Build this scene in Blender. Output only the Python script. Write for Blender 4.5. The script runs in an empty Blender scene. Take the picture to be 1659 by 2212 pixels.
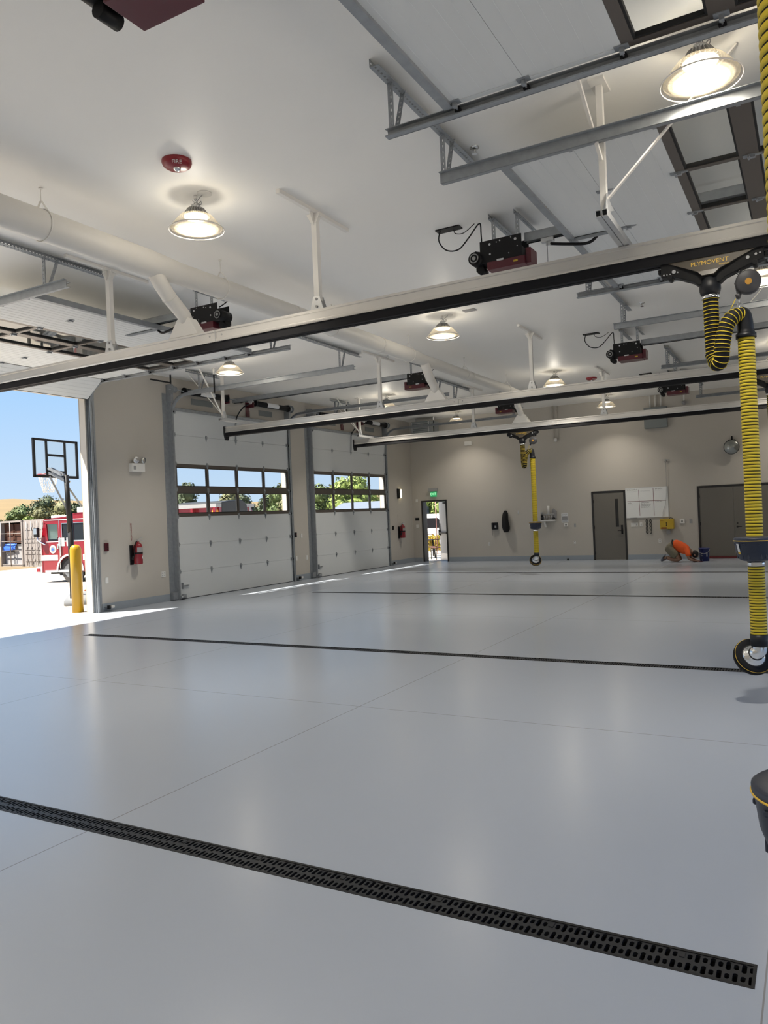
import bpy, bmesh, math, random
from mathutils import Vector, Matrix
R = math.radians
rnd = random.Random(7)
SC = bpy.context.scene
COL = SC.collection

# ------------------------------------------------------------------ room dimensions (metres)
XL, XR = -12.55, 2.04          # inner faces of the two door walls
XO = -12.71                    # outer face of the left wall
YB, YF = -1.25, 24.5           # rear wall behind the camera, far wall
ZC = 5.0                       # ceiling
BAYS = [2.95, 8.30, 14.89, 20.33]
OPW, OPH = 2.135, 4.27         # half width and height of the door openings
BEAMS = [2.45, 6.93, 13.9, 19.0]
DRAINS = [2.945, 8.26, 14.55, 19.75]

# ------------------------------------------------------------------ materials
def new_mat(name):
    m = bpy.data.materials.new(name); m.use_nodes = True
    nt = m.node_tree
    return m, nt, nt.nodes['Principled BSDF']

def pbr(name, col, rough=.5, metal=0., noise=0., nscale=8., bump=0., bscale=60., spec=.5, emit=None, estr=0., trans=0., coat=0.):
    m, nt, b = new_mat(name)
    c = (col[0], col[1], col[2], 1)
    b.inputs['Base Color'].default_value = c
    b.inputs['Roughness'].default_value = rough
    b.inputs['Metallic'].default_value = metal
    b.inputs['Specular IOR Level'].default_value = spec
    if coat: b.inputs['Coat Weight'].default_value = coat
    tc = nt.nodes.new('ShaderNodeTexCoord')
    if noise:
        n = nt.nodes.new('ShaderNodeTexNoise'); n.inputs['Scale'].default_value = nscale; n.inputs['Detail'].default_value = 4
        nt.links.new(tc.outputs['Object'], n.inputs['Vector'])
        mx = nt.nodes.new('ShaderNodeMix'); mx.data_type = 'RGBA'
        mx.inputs[6].default_value = tuple(max(0, v*(1-noise)) for v in col)+(1,)
        mx.inputs[7].default_value = tuple(min(1, v*(1+noise)) for v in col)+(1,)
        nt.links.new(n.outputs['Fac'], mx.inputs[0]); nt.links.new(mx.outputs[2], b.inputs['Base Color'])
    if bump:
        n2 = nt.nodes.new('ShaderNodeTexNoise'); n2.inputs['Scale'].default_value = bscale; n2.inputs['Detail'].default_value = 3
        nt.links.new(tc.outputs['Object'], n2.inputs['Vector'])
        bp = nt.nodes.new('ShaderNodeBump'); bp.inputs['Strength'].default_value = bump; bp.inputs['Distance'].default_value = .02
        nt.links.new(n2.outputs['Fac'], bp.inputs['Height']); nt.links.new(bp.outputs['Normal'], b.inputs['Normal'])
    if emit:
        b.inputs['Emission Color'].default_value = (*emit, 1); b.inputs['Emission Strength'].default_value = estr
    return m

def glass_mat(name, tint=(1, 1, 1), gloss=.05, rough=.02):
    m = bpy.data.materials.new(name); m.use_nodes = True
    nt = m.node_tree; nt.nodes.clear()
    out = nt.nodes.new('ShaderNodeOutputMaterial'); mix = nt.nodes.new('ShaderNodeMixShader')
    tr = nt.nodes.new('ShaderNodeBsdfTransparent'); gl = nt.nodes.new('ShaderNodeBsdfGlossy')
    tr.inputs['Color'].default_value = (*tint, 1); gl.inputs['Roughness'].default_value = rough
    lf = nt.nodes.new('ShaderNodeLayerWeight'); lf.inputs['Blend'].default_value = .5
    lw = nt.nodes.new('ShaderNodeMath'); lw.operation = 'POWER'; lw.inputs[1].default_value = 5.; nt.links.new(lf.outputs['Facing'], lw.inputs[0])
    mul = nt.nodes.new('ShaderNodeMath'); mul.operation = 'ADD'; mul.inputs[1].default_value = gloss; mul.use_clamp = True
    nt.links.new(lw.outputs[0], mul.inputs[0]); nt.links.new(mul.outputs[0], mix.inputs[0])
    nt.links.new(tr.outputs[0], mix.inputs[1]); nt.links.new(gl.outputs[0], mix.inputs[2])
    nt.links.new(mix.outputs[0], out.inputs[0])
    return m

def reflector_mat(name):
    # prismatic clear plastic: part clear, part glossy, part scattering
    m = bpy.data.materials.new(name); m.use_nodes = True
    nt = m.node_tree; nt.nodes.clear()
    out = nt.nodes.new('ShaderNodeOutputMaterial')
    tr = nt.nodes.new('ShaderNodeBsdfTransparent'); tr.inputs['Color'].default_value = (.97, .95, .92, 1)
    tl = nt.nodes.new('ShaderNodeBsdfTranslucent'); tl.inputs['Color'].default_value = (.20, .17, .12, 1)
    gl = nt.nodes.new('ShaderNodeBsdfGlossy'); gl.inputs['Roughness'].default_value = .12
    m1 = nt.nodes.new('ShaderNodeMixShader'); m2 = nt.nodes.new('ShaderNodeMixShader')
    w = nt.nodes.new('ShaderNodeTexWave'); w.inputs['Scale'].default_value = 40; w.bands_direction = 'Z'
    tc = nt.nodes.new('ShaderNodeTexCoord'); nt.links.new(tc.outputs['Object'], w.inputs['Vector'])
    mr = nt.nodes.new('ShaderNodeMapRange'); mr.inputs[3].default_value = .2; mr.inputs[4].default_value = .45
    nt.links.new(w.outputs['Fac'], mr.inputs[0]); nt.links.new(mr.outputs[0], m1.inputs[0])
    nt.links.new(tr.outputs[0], m1.inputs[1]); nt.links.new(tl.outputs[0], m1.inputs[2])
    m2.inputs[0].default_value = .14
    nt.links.new(m1.outputs[0], m2.inputs[1]); nt.links.new(gl.outputs[0], m2.inputs[2])
    nt.links.new(m2.outputs[0], out.inputs[0])
    return m

def floor_mat():
    m, nt, b = new_mat('floor_epoxy')
    N = nt.nodes; L = nt.links
    tc = N.new('ShaderNodeTexCoord')
    n1 = N.new('ShaderNodeTexNoise'); n1.inputs['Scale'].default_value = .55; n1.inputs['Detail'].default_value = 2; n1.inputs['Roughness'].default_value = .6
    L.new(tc.outputs['Object'], n1.inputs['Vector'])
    ramp = N.new('ShaderNodeValToRGB')
    ramp.color_ramp.elements[0].position = .15; ramp.color_ramp.elements[0].color = (.375, .41, .47, 1)
    ramp.color_ramp.elements[1].position = .85; ramp.color_ramp.elements[1].color = (.395, .43, .49, 1)
    L.new(n1.outputs['Fac'], ramp.inputs[0])
    sep = N.new('ShaderNodeSeparateXYZ'); L.new(tc.outputs['Object'], sep.inputs[0])
    def line(axis, c, w):
        a = N.new('ShaderNodeMath'); a.operation = 'SUBTRACT'; L.new(sep.outputs[axis], a.inputs[0]); a.inputs[1].default_value = c
        d = N.new('ShaderNodeMath'); d.operation = 'ABSOLUTE'; L.new(a.outputs[0], d.inputs[0])
        e = N.new('ShaderNodeMath'); e.operation = 'LESS_THAN'; L.new(d.outputs[0], e.inputs[0]); e.inputs[1].default_value = w
        return e.outputs[0]
    outs = [line(0, -3.565, .004), line(0, -6.96, .004), line(0, -.215, .003), line(1, 5.77, .004), line(1, 11.45, .004), line(1, 17.2, .004), line(0, -10.3, .004)]
    cur = outs[0]
    for o in outs[1:]:
        mx = N.new('ShaderNodeMath'); mx.operation = 'MAXIMUM'; L.new(cur, mx.inputs[0]); L.new(o, mx.inputs[1]); cur = mx.outputs[0]
    mix = N.new('ShaderNodeMix'); mix.data_type = 'RGBA'; mix.inputs[7].default_value = (.23, .23, .24, 1)
    L.new(cur, mix.inputs[0]); L.new(ramp.outputs[0], mix.inputs[6]); L.new(mix.outputs[2], b.inputs['Base Color'])
    n2 = N.new('ShaderNodeTexNoise'); n2.inputs['Scale'].default_value = .8; n2.inputs['Detail'].default_value = 2
    L.new(tc.outputs['Object'], n2.inputs['Vector'])
    mr = N.new('ShaderNodeMapRange'); mr.inputs[1].default_value = 0.; mr.inputs[2].default_value = 1.; mr.inputs[3].default_value = .20; mr.inputs[4].default_value = .32
    L.new(n2.outputs['Fac'], mr.inputs[0]); b.inputs['Roughness'].default_value = .23
    n3 = N.new('ShaderNodeTexNoise'); n3.inputs['Scale'].default_value = 170; n3.inputs['Detail'].default_value = 2
    L.new(tc.outputs['Object'], n3.inputs['Vector'])
    n4 = N.new('ShaderNodeTexNoise'); n4.inputs['Scale'].default_value = 1.3; n4.inputs['Detail'].default_value = 2
    L.new(tc.outputs['Object'], n4.inputs['Vector'])
    bp0 = N.new('ShaderNodeBump'); bp0.inputs['Strength'].default_value = .02; bp0.inputs['Distance'].default_value = .01
    L.new(n4.outputs['Fac'], bp0.inputs['Height'])
    bp = N.new('ShaderNodeBump'); bp.inputs['Strength'].default_value = .03; bp.inputs['Distance'].default_value = .004
    L.new(n3.outputs['Fac'], bp.inputs['Height']); L.new(bp.outputs['Normal'], b.inputs['Normal'])
    b.inputs['Specular IOR Level'].default_value = .5
    return m

M = {}
M['floor'] = floor_mat()
M['ceiling'] = pbr('ceiling_paint', (.90, .885, .85), .5, spec=.3, noise=.02, nscale=1.5)
M['wall'] = pbr('wall_paint', (.50, .468, .418), .62, noise=.025, nscale=2.)
M['wall_out'] = pbr('stucco', (0.3084, 0.2699, 0.2142), .85, noise=.06, nscale=6, bump=.3, bscale=40)
M['base'] = pbr('cove_base', (.30, .335, .375), .5, noise=.04)
M['galv'] = pbr('galvanised_steel', (.33, .35, .37), .5, .55, noise=.22, nscale=14)
M['galv_l'] = pbr('bright_galvanised', (.60, .61, .62), .35, .6, noise=.12, nscale=18)
M['alu'] = pbr('brushed_aluminium', (.70, .68, .65), .33, .85, noise=.06, nscale=3)
M['rubber'] = pbr('black_rubber', (.010, .010, .012), .7, spec=.2)
M['black'] = pbr('black_paint', (.010, .010, .011), .5, spec=.25)
M['blackp'] = pbr('black_plastic', (.011, .012, .015), .45, spec=.3)
M['navy'] = pbr('navy_plastic', (.018, .024, .045), .42)
M['white'] = pbr('white_paint', (.78, .76, .72), .38)
M['duct'] = pbr('painted_duct', (.70, .68, .64), .45, .0, noise=.04, nscale=4)
M['panel'] = pbr('door_panel_paint', (.64, .66, .665), .5, noise=.015, nscale=3)
M['bronze'] = pbr('bronze_frame', (.115, .098, .085), .4, .3)
M['gasket'] = pbr('gasket', (.008, .008, .008), .6)
M['glass'] = glass_mat('window_glass', (.96, .98, .98))
M['reflector'] = reflector_mat('prismatic_reflector')
M['led'] = pbr('led_lens', (1, .9, .7), .3, emit=(1, .86, .62), estr=1.1)
M['clearplastic'] = glass_mat('clear_plastic', (.98, .97, .95), .05, .05)
M['red'] = pbr('red_paint', (.24, .010, .018), .35)
M['darkred'] = pbr('dark_red_paint', (.085, .008, .016), .35)
M['fire_red'] = pbr('fire_red_paint', (0.1975, 0.0053, 0.0126), .25, coat=.5)
M['chrome'] = pbr('chrome', (.80, .80, .79), .16, 1.)
M['greymirror'] = pbr('mirror_face', (.34, .35, .33), .22, .9)
M['yellow_hose'] = pbr('yellow_hose', (.62, .47, .02), .5)
M['yellow'] = pbr('yellow_paint', (0.3477, 0.2087, 0.0039), .32)
M['ybox'] = pbr('yellow_plastic', (.52, .35, .02), .45)
M['gold'] = pbr('gold_letters', (.75, .48, .05), .4)
M['funnel'] = pbr('funnel_plastic', (.075, .062, .045), .35)
M['doorpaint'] = pbr('door_paint', (.155, .143, .122), .5)
M['doorframe'] = pbr('door_frame_paint', (.018, .016, .015), .45)
M['offwhite'] = pbr('white_plastic', (.72, .71, .68), .4)
M['greyp'] = pbr('grey_plastic', (.33, .33, .33), .45)
M['greybox'] = pbr('grey_box_paint', (.20, .22, .225), .45)
M['paper'] = pbr('paper', (.75, .76, .77), .8)
M['ink'] = pbr('marker_ink', (.03, .03, .035), .6)
M['inkred'] = pbr('red_marker_ink', (.14, .03, .035), .6)
M['inkfaint'] = pbr('faded_marker', (.42, .45, .46), .8)
M['board'] = pbr('whiteboard', (.78, .79, .78), .18)
M['exitgreen'] = pbr('exit_green', (.02, .32, .10), .4, emit=(.05, .75, .25), estr=.25)
M['exitface'] = pbr('exit_letter_glow', (.2, .6, .35), .4, emit=(.5, 1, .6), estr=.8)
M['sconce'] = pbr('sconce_glow', (1, .9, .6), .4, emit=(1, .86, .55), estr=3.)
M['concrete'] = pbr('driveway_concrete', (.43, .385, .325), .85, noise=.10, nscale=1.2, bump=.15, bscale=50)
M['asphalt'] = pbr('grey_plastic_base', (.13, .135, .14), .6)
M['orange'] = pbr('safety_orange', (.80, .13, .015), .7, noise=.05)
M['cone'] = pbr('cone_orange', (.75, .14, .03), .5)
M['dirt'] = pbr('dry_grass', (0.1517, 0.1075, 0.0537), .95, noise=.35, nscale=2.5, bump=.5, bscale=15)
M['hill'] = pbr('golden_hill', (0.1643, 0.1139, 0.0474), .95, noise=.18, nscale=.08)
M['container'] = pbr('container_paint', (0.2561, 0.2276, 0.2087), .6, noise=.06, nscale=3)
M['cont_d'] = pbr('locking_bar_paint', (.30, .27, .26), .6)  # paint of the container locking bars
M['rust'] = pbr('rusty_brown', (0.0702, 0.0246, 0.0126), .7, noise=.3, nscale=4)
M['blue'] = pbr('blue_tarp', (.03, .11, .50), .5)
M['lgrey'] = pbr('light_grey', (0.2951, 0.2880, 0.2880), .6, noise=.1, nscale=5)
M['tarp'] = pbr('black_tarp', (.018, .020, .023), .7, noise=.2, nscale=6)
M['tyre'] = pbr('tyre', (.05, .047, .045), .75)
M['darkglass'] = pbr('dark_glass', (.012, .014, .016), .08)
M['cabglass'] = glass_mat('cab_glass', (.80, .88, .84), .06)
M['skin'] = pbr('skin', (.27, .15, .10), .55)
M['khaki'] = pbr('khaki_cloth', (.19, .17, .12), .85, noise=.08, nscale=20)
M['shirt'] = pbr('orange_shirt', (.78, .105, .015), .8, noise=.06, nscale=14)
M['hair'] = pbr('black_hair', (.010, .008, .007), .6)
M['coat'] = pbr('black_cloth', (.008, .008, .009), .85)
M['bucket'] = pbr('blue_bucket', (.008, .018, .12), .4)
M['shoe'] = pbr('shoe_grey', (.10, .105, .13), .7)
M['redstrip'] = pbr('red_sweep', (.12, .012, .012), .5)
M['roofm'] = pbr('pale_roof', (.13, .15, .185), .6)
M['roofg'] = pbr('green_roof', (.30, .40, .34), .6)
M['housew'] = pbr('house_wall', (.62, .58, .50), .8)
M['bark'] = pbr('bark', (.10, .07, .045), .9, noise=.3)
M['carwhite'] = pbr('white_car_paint', (.80, .80, .80), .25, coat=.4)
def leafm(n, c): return pbr(n, c, .7, noise=.4, nscale=1.3)
LEAF = {'dark': leafm('leaf_dark', (0.0474, 0.0672, 0.0277)), 'mid': leafm('leaf_mid', (0.0830, 0.1186, 0.0316)), 'light': leafm('leaf_light', (0.1739, 0.2293, 0.0435)), 'olive': leafm('leaf_olive', (0.1186, 0.1186, 0.0435)), 'flower': leafm('leaf_flower', (0.4125, 0.3150, 0.0375))}

# ------------------------------------------------------------------ mesh builder
class MB:
    def __init__(s, T=None):
        s.v = []; s.f = []; s.mi = []; s.sm = []; s.T = T
    def add(s, vs, fs, m=0, sm=False):
        b = len(s.v)
        s.v += [tuple(s.T(*p)) if s.T else tuple(p) for p in vs]
        for f in fs:
            s.f.append([i+b for i in f]); s.mi.append(m); s.sm.append(sm)
        return s
    def box(s, x0, x1, y0, y1, z0, z1, m=0):
        v = [(x, y, z) for z in (z0, z1) for y in (y0, y1) for x in (x0, x1)]
        return s.add(v, [(0, 2, 3, 1), (4, 5, 7, 6), (0, 1, 5, 4), (2, 6, 7, 3), (0, 4, 6, 2), (1, 3, 7, 5)], m)
    def bar(s, a, b, w, h, up=(0, 0, 1), m=0):
        a, b = Vector(a), Vector(b); d = (b-a).normalized(); u = Vector(up)
        if abs(d.dot(u)) > .98: u = Vector((0, 1, 0)) if abs(d.y) < .9 else Vector((1, 0, 0))
        sd = d.cross(u).normalized(); u = sd.cross(d).normalized()
        v = []
        for p in (a, b):
            for i, j in ((-1, -1), (1, -1), (1, 1), (-1, 1)): v.append(p+sd*(i*w/2)+u*(j*h/2))
        return s.add(v, [(0, 1, 2, 3), (4, 7, 6, 5), (0, 4, 5, 1), (1, 5, 6, 2), (2, 6, 7, 3), (3, 7, 4, 0)], m)
    def prism(s, poly, axis, a0, a1, m=0):
        # poly in the two remaining axes (cyclic order), extruded along axis
        def p3(p, a):
            if axis == 0: return (a, p[0], p[1])
            if axis == 1: return (p[0], a, p[1])
            return (p[0], p[1], a)
        n = len(poly); v = [p3(p, a0) for p in poly]+[p3(p, a1) for p in poly]
        f = [tuple(range(n)), tuple(range(2*n-1, n-1, -1))]+[(i, (i+1) % n, (i+1) % n+n, i+n) for i in range(n)]
        return s.add(v, f, m)
    def tube(s, path, r, n=12, m=0, caps=True, smooth=True):
        P = [Vector(p) for p in path]; k = len(P)
        rs = r if isinstance(r, (list, tuple)) else [r]*k
        T = []
        for i in range(k):
            d = (P[min(i+1, k-1)]-P[max(i-1, 0)])
            if d.length < 1e-9: d = T[-1] if T else Vector((0, 0, 1))
            T.append(d.normalized())
        u = T[0].orthogonal().normalized(); v = []
        for i in range(k):
            u = (u-T[i]*u.dot(T[i]))
            if u.length < 1e-6: u = T[i].orthogonal()
            u.normalize(); w = T[i].cross(u)
            for j in range(n):
                a = 2*math.pi*j/n
                v.append(P[i]+(u*math.cos(a)+w*math.sin(a))*rs[i])
        f = [(i*n+j, i*n+(j+1) % n, (i+1)*n+(j+1) % n, (i+1)*n+j) for i in range(k-1) for j in range(n)]
        b = len(s.v); s.add(v, f, m, smooth)
        if caps:
            s.f.append([b+j for j in range(n)][::-1]); s.mi.append(m); s.sm.append(False)
            s.f.append([b+(k-1)*n+j for j in range(n)]); s.mi.append(m); s.sm.append(False)
        return s
    def cyl(s, a, b, r, r2=None, n=16, m=0, caps=True):
        return s.tube([a, b], [r, r if r2 is None else r2], n, m, caps)
    def lathe(s, prof, c, axis=(0, 0, 1), n=24, m=0, smooth=True, close=False):
        ax = Vector(axis).normalized(); u = ax.orthogonal().normalized(); w = ax.cross(u); c = Vector(c); v = []
        for (r, h) in prof:
            for j in range(n):
                a = 2*math.pi*j/n; v.append(c+ax*h+(u*math.cos(a)+w*math.sin(a))*max(r, 1e-4))
        k = len(prof)
        f = [(i*n+j, i*n+(j+1) % n, (i+1)*n+(j+1) % n, (i+1)*n+j) for i in range(k-1) for j in range(n)]
        if close: f += [((k-1)*n+j, (k-1)*n+(j+1) % n, (j+1) % n, j) for j in range(n)]
        return s.add(v, f, m, smooth)
    def torus(s, c, axis, Rr, r, n=24, k=8, m=0):
        prof = [(Rr+r*math.cos(2*math.pi*i/k), r*math.sin(2*math.pi*i/k)) for i in range(k)]
        return s.lathe(prof, c, axis, n, m, True, True)
    def sphere(s, c, r, n=14, m=0, sc=(1, 1, 1)):
        c = Vector(c); k = n//2+1; v = []
        for i in range(k):
            t = math.pi*i/(k-1)
            for j in range(n):
                a = 2*math.pi*j/n
                v.append((c.x+r*sc[0]*math.sin(t)*math.cos(a), c.y+r*sc[1]*math.sin(t)*math.sin(a), c.z+r*sc[2]*math.cos(t)))
        f = [(i*n+j, i*n+(j+1) % n, (i+1)*n+(j+1) % n, (i+1)*n+j) for i in range(k-1) for j in range(n)]
        return s.add(v, f, m, True)
    def sheet(s, rows, m=0, smooth=False):
        k = len(rows); n = len(rows[0]); v = [p for r in rows for p in r]
        return s.add(v, [(i*n+j, i*n+j+1, (i+1)*n+j+1, (i+1)*n+j) for i in range(k-1) for j in range(n-1)], m, smooth)
    def mesh(s, name, mats, origin=(0, 0, 0)):
        me = bpy.data.meshes.new(name)
        o = Vector(origin)
        me.from_pydata([tuple(Vector(p)-o) for p in s.v], [], s.f)
        for m in (mats if isinstance(mats, (list, tuple)) else [mats]): me.materials.append(M[m] if isinstance(m, str) else m)
        me.polygons.foreach_set('material_index', s.mi); me.polygons.foreach_set('use_smooth', s.sm)
        bm = bmesh.new(); bm.from_mesh(me)
        bmesh.ops.remove_doubles(bm, verts=bm.verts, dist=1e-5)
        bmesh.ops.recalc_face_normals(bm, faces=bm.faces)
        bm.to_mesh(me); bm.free()
        return me
    def build(s, name, mats, parent=None, bevel=0, solid=0, loc=None, label=None):
        org = world_loc(parent) if parent is not None else Vector(loc or (0, 0, 0))
        o = bpy.data.objects.new(name, s.mesh(name, mats, org)); COL.objects.link(o)
        if parent is not None: o.parent = parent
        else: o.location = org
        if solid:
            md = o.modifiers.new('Solidify', 'SOLIDIFY'); md.thickness = solid; md.offset = 0
        if bevel:
            md = o.modifiers.new('Bevel', 'BEVEL'); md.width = bevel; md.segments = 2; md.limit_method = 'ANGLE'
        if label: o['label'] = label
        return o

WL = {}
def world_loc(o):
    p = Vector((0, 0, 0))
    while o is not None:
        p += o.location; o = o.parent
    return p

def tag(o, label, cat, group=None, kind=None):
    o['label'] = label; o['category'] = cat
    if group: o['group'] = group
    if kind: o['kind'] = kind
    return o
def thing(name, label, cat, loc, group=None, kind=None):
    o = bpy.data.objects.new(name, None); COL.objects.link(o); o.location = loc; o.empty_display_size = .1
    return tag(o, label, cat, group, kind)
def kids(o): return [c for c in ALLK(o)]
def ALLK(o): return [c for c in COL.objects if c.parent == o]
def copy_tree(o, parent=None, label=None, loc=None, skip=()):
    c = o.copy(); COL.objects.link(c)
    if parent is not None: c.parent = parent
    if label: c['label'] = label
    if loc is not None: c.location = loc
    for ch in list(o.children):
        if ch.name.split('.')[0] in skip: continue
        copy_tree(ch, c)
    return c
def struct(name, mb, mat, label, cat, bevel=0, loc=None):
    o = mb.build(name, mat, None, bevel, loc=loc); return tag(o, label, cat, None, 'structure')

def text_part(txt, size, ext, mat, name, parent, loc, rot, align='CENTER', sx=1.):
    cu = bpy.data.curves.new(name, 'FONT'); cu.body = txt; cu.size = size; cu.extrude = ext; cu.align_x = align; cu.align_y = 'CENTER'
    tmp = bpy.data.objects.new(name+'_tmp', cu); COL.objects.link(tmp)
    dg = bpy.context.evaluated_depsgraph_get(); dg.update()
    me = bpy.data.meshes.new_from_object(tmp.evaluated_get(dg))
    bpy.data.objects.remove(tmp, do_unlink=True); bpy.data.curves.remove(cu)
    me.materials.clear(); me.materials.append(M[mat])
    o = bpy.data.objects.new(name, me); COL.objects.link(o)
    o.rotation_euler = rot; o.scale = (sx, 1, 1)
    p = Vector(loc)
    if parent is not None: o.parent = parent; p = p-world_loc(parent)
    o.location = p
    return o
FACE_Y = (R(90), 0, 0)                    # lettering upright, read by someone looking along +Y
FACE_X = (R(90), 0, R(90))                # lettering upright on the left wall, read by someone looking along -X
def arc(cx, cy, r, a0, a1, n): return [(cx+r*math.cos(R(a0+(a1-a0)*i/n)), cy+r*math.sin(R(a0+(a1-a0)*i/n))) for i in range(n+1)]
def spline(pts, n=8):
    P = [Vector(p) for p in pts]; out = []
    for i in range(len(P)-1):
        p0 = P[max(i-1, 0)]; p1 = P[i]; p2 = P[i+1]; p3 = P[min(i+2, len(P)-1)]
        for k in range(n):
            t = k/n
            out.append(.5*((2*p1)+(p2-p0)*t+(2*p0-5*p1+4*p2-p3)*t*t+(3*p1-p0-3*p2+p3)*t**3))
    out.append(P[-1]); return out
# ------------------------------------------------------------------ setting
def wall_with_openings(x0, x1, openings):
    mb = MB(); ys = [YB-.3]
    for (a, b) in openings: ys += [a, b]
    ys.append(YF+.3)
    for i in range(0, len(ys), 2): mb.box(x0, x1, ys[i], ys[i+1], -.3, ZC+.3)
    for (a, b) in openings:
        mb.box(x0, x1, a, b, OPH, ZC+.3)
    return mb
L_OPEN = [(b-OPW, b+OPW) for b in BAYS]
o = struct('wall_left', wall_with_openings(XO, XL, L_OPEN), 'wall', 'beige left wall with the big sectional door openings', 'wall')
struct('wall_right', wall_with_openings(XR, XR+.45, L_OPEN[:2]), 'wall', 'beige right wall with two open door bays', 'wall')
struct('wall_back', MB().box(XO, XR+.45, YB-.3, YB, -.3, ZC+.3), 'wall', 'beige wall behind the camera', 'wall')
EX0, EX1 = -12.14, -11.25       # exit door opening
mb = MB().box(XO, EX0, YF, YF+.3, -.3, ZC+.3).box(EX1, XR+.45, YF, YF+.3, -.3, ZC+.3).box(EX0, EX1, YF, YF+.3, 2.115, ZC+.3)
struct('wall_far', mb, 'wall', 'beige far wall with the exit door and grey doors', 'wall')
mb = MB().box(XO, XR+.45, YB-.3, YF+.3, ZC, ZC+.3)
struct('ceiling', mb, 'ceiling', 'smooth off-white ceiling over the apparatus bay', 'ceiling')
mb = MB().box(XO-.75, XO, YB, YF, 4.92, 5.3)
struct('canopy', mb, 'wall_out', 'narrow canopy running outside along the left wall', 'canopy')
# stucco skin outside the left wall, with a pier between the doors
mb = wall_with_openings(XO-.02, XO, L_OPEN)
struct('wall_exterior', mb, 'wall_out', 'sunlit stucco outer face of the left wall', 'wall')
# floor: strips between the four drain channels
DX0, DX1, DW = -10.10, -.245, .078
mb = MB(); y = YB-.3
for d in DRAINS:
    mb.box(XO, XR+.45, y, d-DW, -.3, 0); y = d+DW
mb.box(XO, XR+.45, y, YF+.3, -.3, 0)
for d in DRAINS:
    mb.box(XO, DX0, d-DW, d+DW, -.3, 0).box(DX1, XR+.45, d-DW, d+DW, -.3, 0).box(DX0, DX1, d-DW, d+DW, -.3, -.14)
struct('floor', mb, 'floor', 'glossy light grey epoxy floor with fine joints', 'floor')
# outside ground
mb = MB()
prof = [(XO, 0), (-13.6, -.005), (-15, -.08), (-22, -.48), (-41, -.5)]
for (xa, za), (xb, zb) in zip(prof, prof[1:]):
    mb.add([(xa, -12, za), (xa, 60, za), (xb, 60, zb), (xb, -12, zb)], [(0, 1, 2, 3)])
mb.add([(XR+.45, -20, 0), (XR+.45, 60, 0), (40, 60, -.3), (40, -20, -.3)], [(0, 1, 2, 3)])
mb.add([(XO, YF+.3, -.01), (XR+.45, YF+.3, -.01), (XR+.45, 60, -.05), (XO, 60, -.05)], [(0, 1, 2, 3)])
struct('driveway', mb, 'concrete', 'pale sunlit concrete driveway outside the open door', 'driveway')
mb = MB(); rows = []
for i in range(13):
    x = -41-i*8; row = []
    for j in range(15):
        yy = -30+j*14
        row.append((x, yy, -.5+.10*math.sin(i*2+j)*min(i, 1)))
    rows.append(row)
mb.sheet(rows, 0, True)
struct('field', mb, 'dirt', 'strip of dry straw-coloured grass beyond the driveway', 'field')
mb = MB(); rows = []
for i in range(9):
    t = i/8; row = []
    for j in range(41):
        a = R(15+j*2.0); rr = 130+t*170
        h = 11.5*math.sin(t*math.pi*.5)*(1+.16*math.sin(j*.35+1)+.05*math.sin(j*1.3))
        row.append((-rr*math.sin(a), rr*math.cos(a), -.8+h))
    rows.append(row)
mb.sheet(rows, 0, True)
struct('hills', mb, 'hill', 'golden grassy hillside on the horizon', 'hill')
# base trim
def base_left(a, b): return MB().box(XL, XL+.014, a, b, 0, .155)
segs = [(YB, .62), (5.28, 5.97), (10.66, 12.53), (17.25, 17.99), (22.70, YF)]
mb = MB()
for a, b in segs: mb.box(XL, XL+.014, a, b, 0, .155)
struct('baseboard_left', mb, 'base', 'blue-grey base strip along the left wall', 'baseboard', .004)
mb = MB()
for a, b in [(XL, -12.205), (-11.185, -6.17), (-5.11, -3.05), (-1.0, XR)]: mb.box(a, b, YF-.014, YF, 0, .15)
struct('baseboard_far', mb, 'base', 'blue-grey base strip along the far wall', 'baseboard', .004)

# ------------------------------------------------------------------ trench drains
def slot_cell(mb, x0, x1, y0, y1, cx, cy, hw, hl, z):
    # rectangle with an oblong hole; 8-point hole, outer ring of 8 points
    k = hw*.7
    inner = [(cx-hw, cy-hl+k), (cx-hw+k, cy-hl), (cx+hw-k, cy-hl), (cx+hw, cy-hl+k), (cx+hw, cy+hl-k), (cx+hw-k, cy+hl), (cx-hw+k, cy+hl), (cx-hw, cy+hl-k)]
    outer = [(x0, y0), (cx-hw+k, y0), (cx+hw-k, y0), (x1, y0), (x1, y1), (cx+hw-k, y1), (cx-hw+k, y1), (x0, y1)]
    v = [(a, b, z) for a, b in outer]+[(a, b, z) for a, b in inner]+[(a, b, z-.012) for a, b in inner]
    f = []
    for i in range(8):
        j = (i+1) % 8
        f.append((i, j, j+8, i+8)); f.append((i+8, j+8, j+16, i+16))
    mb.add(v, f)
def grate_mesh(n=19):
    mb = MB(); L = .4926; p = L/n
    for r in range(2):
        yb = (-.062, 0) if r == 0 else (0, .062)
        for i in range(n):
            x0 = i*p
            longs = (i+r) % 2 == 0
            if r == 1 and i == n//2:      # locking clip instead of a slot
                mb.box(x0+.004, x0+p-.004, yb[0]+.02, yb[1]-.008, -.004, .0025)
                mb.add([(x0, yb[0], 0), (x0+p, yb[0], 0), (x0+p, yb[1], 0), (x0, yb[1], 0)], [(0, 1, 2, 3)]); continue
            cyy = (yb[0]+yb[1])/2
            slot_cell(mb, x0, x0+p, yb[0], yb[1], x0+p/2, cyy+(.002 if r else -.002), .0082, .0275 if longs else .017, 0)
    # bolt recess at the end of each section
    return mb
GR = grate_mesh()
drain_lab = ['black slotted trench drain nearest the camera, crossing the foreground floor', 'black trench drain second from the camera, under the big yellow hose', 'thin black trench drain third from the camera', 'farthest black trench drain, close to the far wall']
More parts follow.
